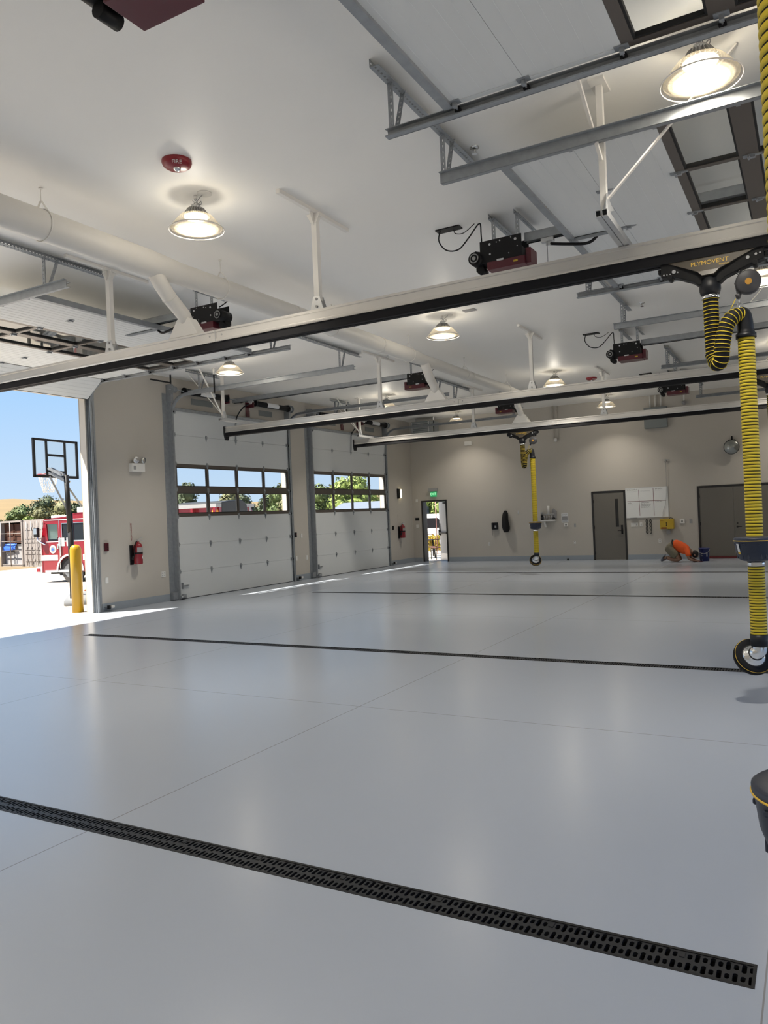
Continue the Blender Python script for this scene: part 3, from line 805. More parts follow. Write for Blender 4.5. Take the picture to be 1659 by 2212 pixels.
# ------------------------------------------------------------------ high-bay lamps
LAMP_W = 52.
def lamp_proto(loc, label):
    x, y = loc
    root = thing('high_bay_lamp', label, 'ceiling lamp', (x, y, ZC), 'high-bay lamps under the ceiling')
    mb = MB(); mb.cyl((x+.12, y, ZC-.012), (x+.12, y, ZC), .075, n=20).cyl((x, y, ZC-.03), (x, y, ZC), .02, n=10)
    mb.build('ceiling_plate', 'offwhite', root)
    mb = MB()
    for k in range(3): mb.torus((x, y, 4.965-k*.022), (1, 0, 0) if k % 2 else (0, 1, 0), .012, .003, 10, 5)
    mb.tube(spline([(x+.10, y, ZC-.01), (x+.07, y-.02, 4.955), (x+.02, y, 4.93), (x+.06, y+.01, 4.90), (x+.07, y, 4.93), (x+.03, y, 4.90), (x, y, 4.88)], 5), .004, 6)
    mb.tube([(x-.045, y, ZC-.03), (x-.02, y, 4.94), (x-.02, y, 4.90)], .003, 5)
    mb.build('hook_and_cord', 'greyp', root)
    mb = MB(); mb.cyl((x, y, 4.865), (x, y, 4.905), .052, .046, 20)
    mb.build('driver', 'galv_l', root)
    mb = MB(); mb.cyl((x, y, 4.79), (x, y, 4.868), .095, .062, 20)
    for i in range(26):
        a = 2*math.pi*i/26; c, s = math.cos(a), math.sin(a); t = .0028
        pp = [(.05, 4.868), (.085, 4.868), (.135, 4.80), (.135, 4.79), (.05, 4.79)]
        v = [(x+c*r-s*t, y+s*r+c*t, z) for r, z in pp]+[(x+c*r+s*t, y+s*r-c*t, z) for r, z in pp]
        mb.add(v, [(0, 1, 2, 3, 4), (9, 8, 7, 6, 5)]+[(i0, (i0+1) % 5, (i0+1) % 5+5, i0+5) for i0 in range(5)])
    mb.build('heat_sink', 'greyp', root)
    mb = MB(); mb.lathe([(.138, 4.795), (.165, 4.785), (.20, 4.745), (.235, 4.70), (.262, 4.668), (.276, 4.655)], (x, y, 0), n=40)
    rf = mb.build('reflector', 'reflector', root)
    mb = MB(); mb.torus((x, y, 4.652), (0, 0, 1), .277, .0055, 40, 6); mb.build('rim', 'clearplastic_rim', rf)
    mb = MB(); mb.lathe([(.0, 4.778), (.118, 4.778), (.124, 4.788)], (x, y, 0), n=28)
    mb.build('led_disc', 'led', root)
    mb = MB(); mb.lathe([(.258, 4.668), (.20, 4.655), (.12, 4.64), (.05, 4.625), (.0, 4.615)], (x, y, 0), n=36); mb.build('lens', 'reflector', rf)
    ld = bpy.data.lights.new('lamp_light', 'AREA'); ld.shape = 'DISK'; ld.size = .22; ld.energy = LAMP_W; ld.color = (1, .95, .86); ld.spread = R(110)
    lo = bpy.data.objects.new('light', ld); COL.objects.link(lo); lo.parent = root; lo.location = (0, 0, 4.772-ZC)
    lu = bpy.data.lights.new('lamp_ring_spot', 'SPOT'); lu.energy = 3.5; lu.color = (1, .88, .62); lu.spot_size = R(100); lu.spot_blend = .28; lu.shadow_soft_size = .03  # added upward spot, cone shaped to throw the glow ring on the ceiling
    lo2 = bpy.data.objects.new('light', lu); COL.objects.link(lo2); lo2.parent = root; lo2.location = (0, 0, 4.62-ZC); lo2.rotation_euler = (R(180), 0, 0)
    l3 = bpy.data.lights.new('lamp_fill', 'POINT'); l3.energy = 15.; l3.color = (1, .94, .82); l3.shadow_soft_size = .07  # added fill point for reflector leak, lifts the ceiling and upper walls
    lo3 = bpy.data.objects.new('light', l3); COL.objects.link(lo3); lo3.parent = root; lo3.location = (0, 0, 4.70-ZC)
    return root
M['clearplastic_rim'] = pbr('lamp_rim', (.85, .80, .74), .2, emit=(1, .9, .75), estr=.0)
LP = lamp_proto((-5.36, 5.93), 'glowing high-bay lamp below the red fire alarm dome, upper left of centre')
lamps = [((-.58, 5.91), 'large glowing high-bay lamp at the top right beside the yellow hose'),
         ((-5.35, 11.85), 'glowing high-bay lamp hanging just beyond the nearest rail, mid ceiling'),
         ((-5.37, 18.3), 'high-bay lamp half hidden behind the second rail'),
         ((-5.30, 23.3), 'high-bay lamp by the far wall, beside the farthest rail post'),
         ((-10.05, 11.9), 'high-bay lamp above the first closed door, left, beside the white braces'),
         ((-10.15, 18.5), 'high-bay lamp behind the post of the second rail, over the far closed door'),
         ((-10.18, 23.3), 'farthest left high-bay lamp, above the exit sign side of the far wall'),
         ((-.5, 11.8), 'high-bay lamp partly hidden behind the black balancer reel at right'),
         ((-.5, 18.3), 'high-bay lamp at right behind the big yellow hose'),
         ((-.5, 23.3), 'high-bay lamp at the right end of the far wall'),
         ((-10.1, 5.9), 'high-bay lamp in the left bay outside the picture'),
         ((-5.36, .2), 'high-bay lamp near the rear wall, middle'), ((-.5, .2), 'high-bay lamp near the rear wall, right'), ((-10.1, .2), 'high-bay lamp near the rear wall, left')]
weak = {}
for (x, y), lab in lamps:
    c = copy_tree(LP, label=lab, loc=(x, y, ZC))
    if y > 22:                                   # the row by the far wall runs dimmed
        for ch in c.children:
            if ch.type == 'LIGHT':
                n = ch.data.name
                if n not in weak: weak[n] = ch.data.copy(); weak[n].energy *= .6
                ch.data = weak[n]

# ------------------------------------------------------------------ exhaust hose drops
def ringed_tube(mb, pts, r, pitch, groove, n=18, m_ring=0, m_groove=1, bulge=.028):
    P = [Vector(p) for p in pts]; seg = [0]
    for a, b in zip(P, P[1:]): seg.append(seg[-1]+(b-a).length)
    L = seg[-1]; k = max(1, int(L/pitch)); pp = L/k
    def at(s):
        s = min(max(s, 0), L-1e-6)
        for i in range(len(P)-1):
            if s <= seg[i+1]: return P[i].lerp(P[i+1], (s-seg[i])/max(seg[i+1]-seg[i], 1e-9))
        return P[-1]
    ss = []; mats = []; rad = []
    for i in range(k):
        for f, q in ((0, .968), (groove*.5, .968), (groove, 1.), (.5+groove/2, 1+bulge), (1-1e-4, 1.)):
            ss.append((i+f)*pp); rad.append(r*q)
    C = [at(s) for s in ss]; T = []
    for i in range(len(C)):
        T.append((at(ss[i]+pp)-at(ss[i]-pp)).normalized())
    u = T[0].orthogonal().normalized(); b = len(mb.v)
    for i, c in enumerate(C):
        u = u-T[i]*u.dot(T[i]); u.normalize(); w = T[i].cross(u)
        for j in range(n):
            a = 2*math.pi*j/n; mb.v.append(tuple(c+(u*math.cos(a)+w*math.sin(a))*rad[i]))
    for i in range(len(C)-1):
        mt = m_groove if i % 5 in (0, 1) else m_ring
        for j in range(n):
            mb.f.append([b+i*n+j, b+i*n+(j+1) % n, b+(i+1)*n+(j+1) % n, b+(i+1)*n+j]); mb.mi.append(mt); mb.sm.append(True)
    return mb
def hose_drop(label, dn=0.):
    # dn: how much lower the saddle and nozzle hang
    Y = BEAMS[1]; X = -.685
    root = thing('exhaust_hose', label, 'exhaust hose', (X, Y, 3.70), 'yellow exhaust hoses hanging from trolleys')
    # trolley under the rail
    mb = MB()
    mb.prism([(-1.06, 3.705), (-.27, 3.705), (-.27, 3.60), (-.36, 3.575), (-.56, 3.505), (-.60, 3.47), (-.77, 3.47), (-.81, 3.505), (-.96, 3.575), (-1.06, 3.585)], 1, Y-.05, Y+.05)
    mb.box(-1.085, -1.06, Y-.03, Y+.03, 3.62, 3.66).box(-.27, -.235, Y-.03, Y+.03, 3.62, 3.66)
    for x in (-.99, -.34): mb.cyl((x, Y-.06, 3.575), (x, Y+.06, 3.575), .022, n=14)
    tr_ = mb.build('trolley', 'black', root, .006)
    mb = MB()
    for x, z, r in ((-1.035, 3.60, .007), (-1.01, 3.60, .005), (-.985, 3.60, .005), (-.955, 3.615, .016), (-.925, 3.605, .006), (-.39, 3.625, .014), (-.33, 3.64, .01), (-.30, 3.645, .006)):
        mb.cyl((x, Y-.056, z), (x, Y-.048, z), r, n=10)
    for i in range(12):
        x = -1.0+i*.058; mb.cyl((x, Y-.062, 3.697), (x, Y-.05, 3.697), .0042, n=8)
    mb.build('bolt', 'galv_l', tr_)
    mb = MB()
    f0 = Y-.058
    v = [(-1.0, f0, 3.69), (-.33, f0, 3.69), (-.60, f0-.016, 3.575), (-.645, f0-.03, 3.535), (-.735, f0-.03, 3.535), (-.77, f0-.016, 3.575)]
    v += [(a, Y-.04, c) for a, b, c in v]
    mb.add(v, [(0, 1, 2, 5), (5, 2, 3, 4), (0, 6, 7, 1), (1, 7, 8, 2), (2, 8, 9, 3), (3, 9, 10, 4), (4, 10, 11, 5), (5, 11, 6, 0), (6, 11, 8, 7), (8, 11, 10, 9)])
    fn = mb.build('funnel', 'funnel', root)
    text_part('PLYMOVENT', .050, .002, 'gold', 'lettering', root, (-.675, f0-.006, 3.640), (R(90-6), 0, 0), sx=1.02)
    text_part('FlexVent', .022, .002, 'gold', 'lettering', root, (-.565, f0-.010, 3.606), (R(90-6), 0, 0))
    mb = MB(); mb.lathe([(.0, 3.52), (.075, 3.52), (.078, 3.47), (.084, 3.462), (.084, 3.425), (.078, 3.40), (.066, 3.372), (.0, 3.372)], (X, Y, 0), n=24)
    mb.build('neck', 'blackp', root)
    mb = MB(); mb.lathe([(.070, 3.375), (.073, 3.373), (.073, 3.352), (.070, 3.35)], (X, Y, 0), n=24); mb.build('clamp', 'chrome', root)
    # black looped hose with yellow wire rings
    yl, yr = Y, Y-.10
    path_u = spline([(X, yl, 3.375), (X, yl, 3.15), (X+.002, yl, 2.93), (X+.012, yl-.01, 2.845), (X+.040, yl-.05, 2.795), (X+.070, yl-.09, 2.835), (X+.082, yr, 2.93), (X+.112, yr, 3.07), (X+.155, yr+.02, 3.145), (X+.205, yl-.03, 3.175), (X+.235, yl, 3.165)], 10)
    mb = MB(); mb.tube(path_u, .0585, 18)
    up = mb.build('loop_hose', 'rubber', root)
    mb = MB(); seg = [0]
    for a, b in zip(path_u, path_u[1:]): seg.append(seg[-1]+(b-a).length)
    n = int(seg[-1]/.0305)
    for i in range(n+1):
        s = seg[-1]*i/n; j = max(k for k in range(len(seg)) if seg[k] <= s+1e-9); j = min(j, len(path_u)-2)
        c = path_u[j].lerp(path_u[j+1], (s-seg[j])/max(seg[j+1]-seg[j], 1e-9)); tdir = (path_u[min(j+2, len(path_u)-1)]-path_u[max(j-1, 0)]).normalized()
        mb.torus(c, tdir, .0605, .0036, 22, 6)
    mb.build('wire_rings', 'yellow_hose', up)
    # elbow
    XH = -.432
    mb = MB(); mb.tube(spline([(X+.215, yl-.01, 3.185), (X+.238, yl, 3.172), (XH-.004, yl, 3.11), (XH, yl, 3.03), (XH, yl, 2.985)], 6), [.062]*18+[.068]*6+[.072]*1, 20)
    mb.box(XH-.075, XH-.02, yl-.02, yl+.02, 3.18, 3.235)
    mb.cyl((XH, yl, 2.985), (XH, yl, 3.02), .078, n=22)
    mb.build('elbow', 'blackp', root)
    # long yellow hose
    lo = MB(); ringed_tube(lo, [(XH, yl, 2.99), (XH-.001, yl, 2.0), (XH-.004, yl, 1.37-dn)], .0635, .0265, .26, 20)
    lo.build('hose', ['yellow_hose', 'rubber'], root)
    lo = MB(); ringed_tube(lo, [(XH-.004, yl, 1.15-dn), (XH-.006, yl, max(.55-dn, .20))], .063, .0225, .26, 20)
    lo.build('lower_hose', ['yellow_hose', 'rubber'], root)
    XS = XH-.004; n0 = len(COL.objects)
    mb = MB(); mb.lathe([(.060, 1.345), (.10, 1.352), (.152, 1.362), (.162, 1.355), (.162, 1.335), (.156, 1.325), (.146, 1.25), (.122, 1.185), (.095, 1.172), (.060, 1.172)], (XS, yl, 0), n=36)
    sd = mb.build('saddle', 'navy', root)
    mb = MB(); mb.torus((XS, yl, 1.337), (0, 0, 1), .162, .0032, 40, 6); mb.build('yellow_band', 'gold', sd)
    mb = MB()
    for an in (-100, -20, 60, 140, 220):
        a = R(an); c, s = math.cos(a), math.sin(a); tx, ty = -s, c
        def q(t, r, z): return (XS+c*r+tx*t, yl+s*r+ty*t, z)
        for t0, t1, z0, z1 in ((-.07, .07, 1.30, 1.318), (-.075, -.058, 1.19, 1.31), (.058, .075, 1.19, 1.31)):
            v = [q(t, r, z) for z in (z0, z1) for r in (.09, .146 if z0 > 1.29 else .118) for t in (t0, t1)]
            mb.add(v, [(0, 2, 3, 1), (4, 5, 7, 6), (0, 1, 5, 4), (2, 6, 7, 3), (0, 4, 6, 2), (1, 3, 7, 5)])
    mb.build('grip', 'navy', sd, .006)
    a = R(-140); c, s = math.cos(a), math.sin(a)
    mb = MB()
    def q(t, z, r=.157):
        rr = r-(1.32-z)*.22+.006
        return (XS+c*rr-s*t, yl+s*rr+c*t, z)
    mb.add([q(-.014, 1.315), (q(.014, 1.315)), q(.014, 1.25), q(-.014, 1.25)], [(0, 1, 2, 3)]); mb.add([q(-.014, 1.25), (q(.014, 1.25)), q(.014, 1.23), q(-.014, 1.23)], [(0, 1, 2, 3)], 1)
    mb.build('label_tag', ['paper', 'gold'], sd)
    mb = MB(); mb.cyl((XS, yl, 1.128), (XS, yl, 1.166), .0665, n=24).box(XS-.03, XS+.05, yl-.074, yl-.064, 1.134, 1.16); mb.build('hose_clamp', 'chrome', root)
    # nozzle
    nrm = Vector((.38, -.74, .52)).normalized(); C = Vector((XH-.055, yl+.045, .385))
    mb = MB(); mb.cyl((XH-.006, yl, .57), (XH-.008, yl, .475), .068, .066, 22); mb.build('cuff', 'blackp', root)
    mb = MB(); mb.tube(spline([(XH-.008, yl, .48), (XH-.010, yl, .44), tuple(C+nrm*.055), tuple(C+nrm*.02), tuple(C-nrm*.02)], 5), .058, 22)
    mb.lathe([(.060, .05), (.078, .03), (.10, .012), (.10, .0)], C, nrm, 30)
    mb.build('pipe', 'chrome', root)
    mb = MB(); mb.lathe([(.085, .012), (.128, .016), (.145, .008), (.153, -.012), (.151, -.045), (.138, -.06), (.06, -.062), (.0, -.062)], C, nrm, 40)
    nz = mb.build('nozzle', 'rubber', root)
    mb = MB(); mb.torus(C+nrm*.004, nrm, .148, .0022, 40, 5); mb.build('yellow_line', 'gold', nz)
    if dn:
        for o in [c for c in ALLK(root) if c.name.split('.')[0] in ('saddle', 'hose_clamp', 'cuff', 'pipe', 'nozzle')]: o.location.z -= min(dn, .58 if o.name.startswith(('saddle', 'hose_clamp')) else .26)
    return root
def balancer(label):
    Y = BEAMS[1]
    root = thing('spring_balancer', label, 'balancer', (-.40, Y, 3.43), 'spring balancers hooked under the trolleys')
    c = Vector((-.398, Y, 3.437))
    mb = MB(); mb.lathe([(0, -.04), (.085, -.04), (.097, -.03), (.097, .03), (.085, .04), (.0, .04)], c, (.12, -1, -.05), 32)
    mb.prism([(-.50, 3.44), (-.46, 3.52), (-.44, 3.53), (-.42, 3.50), (-.44, 3.36), (-.485, 3.35)], 1, Y-.02, Y+.02)
    mb.cyl((-.475, Y, 3.35), (-.475, Y, 3.315), .026, .014, 14)
    rl = mb.build('drum', 'greyblack', root, 0)
    ax = Vector((.12, -1, -.05)).normalized()
    mb = MB(); mb.cyl(c+ax*.039, c+ax*.043, .026, n=18); mb.build('cap', 'orangecap', rl)
    mb = MB(); mb.torus((-.473, Y, 3.55), (0, 1, 0), .016, .004, 14, 6).torus((-.473, Y, 3.575), (1, 0, 0), .014, .004, 14, 6).cyl((-.473, Y, 3.51), (-.473, Y, 3.54), .005, n=8)
    mb.build('hook', 'chrome', root)
    mb = MB()
    for k in range(3): mb.torus((-.472, Y, 3.295-k*.028), (0, 1, 0) if k % 2 else (1, 0, 0), .013, .0035, 12, 6)
    mb.cyl((-.472, Y, 3.225), (-.472, Y, 3.34), .002, n=5)
    mb.build('chain', 'chrome', root)
    mb = MB(); mb.cyl((-.495, Y-.03, 3.31), (-.545, Y-.05, 3.20), .0035, n=6); mb.build('stop_cord', 'yellow_hose', root)
    return root
M['greyblack'] = pbr('charcoal_plastic', (.05, .05, .055), .5)
M['orangecap'] = pbr('amber_cap', (.55, .28, .04), .5)
H = hose_drop('big yellow exhaust hose at right, hanging from the nearest full rail over the second drain')
B = balancer('round black balancer reel with amber centre above the big yellow hose')
def hcopy(dx, dy, la, lb):
    copy_tree(H, label=la, loc=H.location+Vector((dx, dy, 0))); copy_tree(B, label=lb, loc=B.location+Vector((dx, dy, 0)))
hcopy(-5.80, BEAMS[3]-BEAMS[1], 'small far yellow exhaust hose hanging in front of the far wall', 'small balancer reel above the far yellow hose')
hcopy(.14, BEAMS[2]-BEAMS[1], 'exhaust hose behind the big yellow one, its black trolley just showing at the right edge', 'balancer reel of the hose hidden at the right edge')
H0 = hose_drop('closest yellow exhaust hose, cut off by the right edge of the picture', .516)
H0.rotation_euler = (0, 0, math.pi); H0.location = (.243, 2.12, 3.70+.12)
b0_ = copy_tree(B, label='balancer reel of the closest hose, above the picture', loc=(.243-.285, 2.12, B.location.z+.12)); b0_.rotation_euler = (0, 0, math.pi)
r0_ = rail(2.12, -1.0, 1.35, 'short exhaust rail above the closest hose', [])
r0_.location.z += .12
# ------------------------------------------------------------------ far wall doors
def plate(name, x0, x1, z0, z1, mat, label, cat, d=.012, group=None, bevel=.002):
    mb = MB().box(x0, x1, YF-d, YF, z0, z1)
    o = mb.build(name, mat, None, bevel, loc=((x0+x1)/2, YF, (z0+z1)/2)); return tag(o, label, cat, group)
# exit door, standing open
root = thing('door_1', 'narrow exit door at the far left corner standing open to the bright yard', 'door', (EX1, YF, 0), kind='structure')
mb = MB()
mb.box(EX0-.05, EX0+.004, YF-.02, YF+.305, 0, 2.165).box(EX1-.004, EX1+.05, YF-.02, YF+.305, 0, 2.165).box(EX0, EX1, YF-.02, YF+.305, 2.111, 2.165)
mb.build('door_frame', 'doorframe', root, .003)
th = R(45); dvec = Vector((-math.sin(th), math.cos(th), 0)); nv = Vector((-math.cos(th), -math.sin(th), 0))   # nv: room-side face
hp = Vector((EX1-.01, YF+.14, 0))
def LD(a, b, z): 
    p = hp+dvec*a+nv*b; return (p.x, p.y, z)
MB(LD).box(.0, .87, -.045, 0, .01, 2.10).build('door_leaf', 'offwhite', root, .003)
mb = MB(LD); mb.box(.06, .80, .03, .06, .96, 1.02).box(.0, .06, 0, .05, .95, 1.03).box(.78, .86, 0, .06, .90, 1.10)
mb.build('panic_bar', 'blackp', root, .003)
mb = MB(LD); mb.box(.80, .865, 0, .03, 1.10, 1.32); mb.build('lock_plate', 'blackp', root)
mb = MB(LD); mb.box(.06, .30, 0, .06, 2.02, 2.09); mb.build('door_closer', 'black', root, .004)
mb = MB(LD); mb.box(.02, .85, 0, .003, .02, .26); mb.build('kick_plate', 'galv_l', root)
# single grey door
def leaf_door(name, label, x0, x1, ztop): 
    r = thing(name, label, 'door', ((x0+x1)/2, YF, 0), kind='structure')
    mb = MB().box(x0, x0+.055, YF-.025, YF, 0, ztop).box(x1-.055, x1, YF-.025, YF, 0, ztop).box(x0+.055, x1-.055, YF-.025, YF, ztop-.055, ztop)
    mb.build('door_frame', 'doorframe', r, .003); return r
r = leaf_door('door_2', 'closed grey single door with a narrow window, left of the whiteboard', -6.165, -5.118, 2.16)
MB().box(-6.107, -5.176, YF-.014, YF-.002, .012, 2.10).build('door_leaf', 'doorpaint', r)
MB().box(-5.44, -5.345, YF-.019, YF-.012, 1.03, 1.90).build('vision_panel', 'darkglass', r)
mb = MB().box(-5.285, -5.225, YF-.024, YF-.014, .80, 1.08).cyl((-5.25, YF-.06, .905), (-5.25, YF-.02, .905), .014, n=10).bar((-5.25, YF-.06, .905), (-5.38, YF-.06, .905), .016, .02)
mb.build('door_lever', 'black', r)
for z in (.22, 1.04, 1.85): MB().cyl((-6.107, YF-.03, z-.05), (-6.107, YF-.03, z+.05), .012, n=8).build('hinge', 'black', r)
r = leaf_door('door_3', 'closed grey double door at the far right behind the yellow hose', -3.035, -1.02, 2.16)
for a, b in ((-2.978, -2.062), (-2.052, -1.076)): MB().box(a, b, YF-.014, YF-.002, .075, 2.10).build('door_leaf', 'doorpaint', r)
MB().box(-2.978, -1.076, YF-.03, YF-.002, .005, .07).build('door_sweep', 'redstrip', r)
mb = MB().cyl((-1.975, YF-.05, .925), (-1.975, YF-.014, .925), .028, n=14).bar((-1.975, YF-.05, .925), (-1.86, YF-.05, .925), .016, .022).cyl((-1.973, YF-.025, 1.025), (-1.973, YF-.014, 1.025), .022, n=14)
mb.build('door_lever', 'black', r)
for z in (.25, 1.04, 1.85): MB().cyl((-2.978, YF-.03, z-.05), (-2.978, YF-.03, z+.05), .012, n=8).build('hinge', 'black', r)

# ------------------------------------------------------------------ things on the far wall
r = thing('exit_sign', 'green lit exit sign with lamp bar above the open exit door', 'exit sign', (-11.68, YF, 2.43))
MB().box(-11.85, -11.515, YF-.10, YF, 2.475, 2.58).build('lamp_bar', 'greyp', r, .006)
MB().box(-11.80, -11.565, YF-.05, YF-.02, 2.285, 2.465).build('sign_face', 'exitgreen', r, .004)
text_part('EXIT', .115, .001, 'exitface', 'lettering', r, (-11.682, YF-.053, 2.375), FACE_Y)
plate('room_sign', -12.455, -12.305, 1.465, 1.565, 'black', 'small black sign beside the exit door', 'sign')
plate('switch_plate', -12.43, -12.335, 1.205, 1.32, 'offwhite', 'white switch plate below the small black sign', 'wall plate')
plate('card_plate', -12.40, -12.33, 2.125, 2.23, 'offwhite', 'white plate high on the wall left of the exit door', 'wall plate', .03)
r = thing('wall_phone', 'black wall phone with hanging cord on the far wall', 'telephone', (-9.45, YF, 1.18))
MB().box(-9.55, -9.345, YF-.07, YF, 1.065, 1.295).build('body', 'black', r, .01)
MB().box(-9.54, -9.48, YF-.11, YF-.07, 1.08, 1.285).build('handset', 'blackp', r, .012)
MB().box(-9.44, -9.38, YF-.075, YF-.07, 1.12, 1.20).build('keypad', 'greyp', r)
mb = MB(); mb.tube([(-9.535+.008*math.sin(i*1.4), YF-.06+.008*math.cos(i*1.4), 1.08-.0055*i) for i in range(38)], .004, 5); mb.build('cord', 'black', r)
mb = MB(); rows = []
for i, (z, w, d) in enumerate([(1.69, .02, .03), (1.66, .055, .06), (1.58, .085, .09), (1.45, .10, .10), (1.30, .115, .11), (1.15, .125, .11), (1.06, .115, .10), (.985, .085, .08), (.96, .06, .05)]):
    rows.append([(-9.03+.012*math.sin(i*1.3)+w*math.cos(2*math.pi*j/14)*(1+.12*math.sin(j*2.2+i)), YF-.115+d*math.sin(2*math.pi*j/14)*(1+.1*math.cos(j*3+i)), z) for j in range(15)])
mb.sheet(rows, 0, True)
r = thing('hanging_coat', 'long black coat hanging on the far wall right of the phone', 'coat', (-9.03, YF, 1.69))
mb.build('cloth', 'coat', r)
MB().cyl((-9.03, YF-.09, 1.69), (-9.03, YF, 1.71), .008, n=8).build('hook', 'greyp', r)
mb = MB(); mb.tube(spline([(-8.61, YF-.005, 1.66), (-8.61, YF-.03, 1.60), (-8.605, YF-.06, 1.565), (-8.60, YF-.07, 1.595)], 5), .007, 7).box(-8.625, -8.595, YF-.008, YF, 1.55, 1.67)
tag(mb.build('coat_hook', 'galv_l', None, loc=(-8.61, YF, 1.6)), 'single empty metal hook on the far wall right of the coat', 'hook')
r = thing('gear_rack', 'white wall rack with pipes, fittings and a paper towel roll left of the posted notice', 'wall rack', (-7.55, YF, 1.45))
mb = MB(); mb.box(-7.82, -7.33, YF-.16, YF-.14, 1.30, 1.325).box(-7.82, -7.33, YF-.16, YF, 1.28, 1.30); mb.build('shelf', 'offwhite', r)
mb = MB(); mb.cyl((-7.77, YF-.10, 1.50), (-7.36, YF-.10, 1.50), .024, n=10).cyl((-7.80, YF-.12, 1.55), (-7.74, YF-.12, 1.55), .045, n=12); mb.build('pipe', 'greyp', r)
mb = MB(); mb.cyl((-7.80, YF-.11, 1.37), (-7.72, YF-.11, 1.37), .06, n=14).cyl((-7.80, YF-.12, 1.46), (-7.745, YF-.12, 1.46), .04, n=12).cyl((-7.42, YF-.09, 1.36), (-7.36, YF-.09, 1.36), .035, n=10); mb.build('fitting', 'blackp', r)
for i in range(4):
    a = -7.70+i*.085; MB().cyl((a, YF-.09, 1.33), (a, YF-.09, 1.46), .032, n=12).build('bottle', 'lgrey', r)
MB().cyl((-7.555, YF-.09, 1.51), (-7.555, YF-.09, 1.775), .034, n=14).build('tube', 'offwhite', r)
MB().prism([(-7.45, 1.42), (-7.31, 1.36), (-7.30, 1.60), (-7.40, 1.69), (-7.45, 1.66)], 1, YF-.06, YF).build('panel', 'lgrey', r, .004)
MB().prism([(-7.74, 1.27), (-7.70, 1.09), (-7.64, 1.09), (-7.68, 1.27)], 1, YF-.08, YF-.03).build('cloth', 'offwhite', r)
def scribble(mb, x, z, w, h, Y, n=None):
    n = n or int(w/.012)
    pts = []
    for i in range(n+1):
        pts.append((x+w*i/n, Y, z+h*.5*math.sin(i*2.1)+h*.25*math.sin(i*5.3+1)))
    for a, b in zip(pts, pts[1:]):
        d = Vector(b)-Vector(a); px = Vector((-d.z, 0, d.x)).normalized()*.0028
        mb.add([Vector(a)-px, Vector(b)-px, Vector(b)+px, Vector(a)+px], [(0, 1, 2, 3)])
r = thing('posted_notice', 'white printed notice taped to the far wall above a small white plate', 'notice', (-7.05, YF, 1.36))
MB().box(-7.16, -6.94, YF-.006, YF, 1.215, 1.51).build('sheet', 'paper', r)
mb = MB(); mb.box(-7.14, -6.96, YF-.0075, YF-.006, 1.30, 1.42); mb.build('picture', 'lgrey', r)
mb = MB()
for z in (1.48, 1.455, 1.28, 1.26, 1.24): scribble(mb, -7.14, z, .17, .01, YF-.0078)
mb.build('print', 'ink', r)
def camplate(x0, x1, z0, z1, label):
    r = thing('wall_plate', label, 'wall plate', ((x0+x1)/2, YF, (z0+z1)/2))
    MB().box(x0, x1, YF-.03, YF, z0, z1).build('cover', 'offwhite', r, .004)
    c = ((x0+x1)/2, (z0+z1)/2)
    MB().cyl((c[0], YF-.034, c[1]), (c[0], YF-.028, c[1]), .022, n=14).build('button', 'blackp', r)
camplate(-7.08, -6.95, 1.085, 1.195, 'white plate with dark round centre under the posted notice')
camplate(-3.553, -3.418, 1.07, 1.20, 'white plate with dark round centre, right of the yellow defibrillator box')
def outlet(x0, x1, z0, z1, label, mat='offwhite'):
    r = thing('outlet', label, 'wall outlet', ((x0+x1)/2, YF, (z0+z1)/2))
    MB().box(x0, x1, YF-.01, YF, z0, z1).build('cover', mat, r, .002)
    mb = MB(); zc = (z0+z1)/2; xc = (x0+x1)/2
    for s in (-1, 1): mb.box(xc-.018, xc+.018, YF-.012, YF-.009, zc+s*.026-.013, zc+s*.026+.013)
    mb.build('socket', 'greyp', r)
outlet(-9.72, -9.65, .52, .635, 'white outlet low on the far wall below the phone')
outlet(-4.19, -4.11, .50, .625, 'white outlet on the far wall just above the crouching person')
outlet(-3.28, -3.205, 1.065, 1.19, 'grey outlet between the white plate and the double door', 'greyp')
outlet(-6.76, -6.70, 1.06, 1.175, 'small grey plate left of the single grey door', 'greyp')
outlet(-6.79, -6.73, .515, .615, 'low outlet left of the single grey door')
r = thing('whiteboard', 'whiteboard divided in six boxes between the single door and yellow box', 'whiteboard', (-4.49, YF, 1.75))
MB().box(-5.105, -3.862, YF-.02, YF, 1.29, 2.205).build('surface', 'board', r)
mb = MB().box(-5.11, -3.857, YF-.026, YF, 1.28, 1.293).box(-5.11, -3.857, YF-.024, YF, 2.202, 2.21).box(-5.11, -5.102, YF-.024, YF, 1.28, 2.21).box(-3.866, -3.857, YF-.024, YF, 1.28, 2.21)
mb.build('frame', 'galv_l', r)
MB().box(-4.98, -4.78, YF-.07, YF-.02, 1.275, 1.29).build('tray', 'greyp', r)
mb = MB()
mb.prism([(-4.716, 2.15), (-4.704, 2.15), (-4.695, 1.34), (-4.707, 1.34)], 1, YF-.022, YF-.0205).prism([(-4.284, 2.18), (-4.272, 2.18), (-4.272, 1.33), (-4.284, 1.33)], 1, YF-.022, YF-.0205)
mb.prism([(-5.06, 1.792), (-5.06, 1.804), (-3.91, 1.79), (-3.91, 1.778)], 1, YF-.022, YF-.0205); mb.build('marker_line', 'inkred', r)
mb = MB()
for x, z, w, h in ((-5.06, 2.15, .30, .035), (-4.23, 2.15, .21, .035), (-4.66, 1.745, .24, .03), (-4.66, 1.69, .29, .028), (-4.66, 1.645, .26, .026), (-4.66, 1.60, .28, .026), (-4.23, 1.755, .20, .028), (-5.05, 1.745, .11, .028)): scribble(mb, x, z, w, h, YF-.0225)
mb.build('handwriting', 'ink', r)
mb = MB()
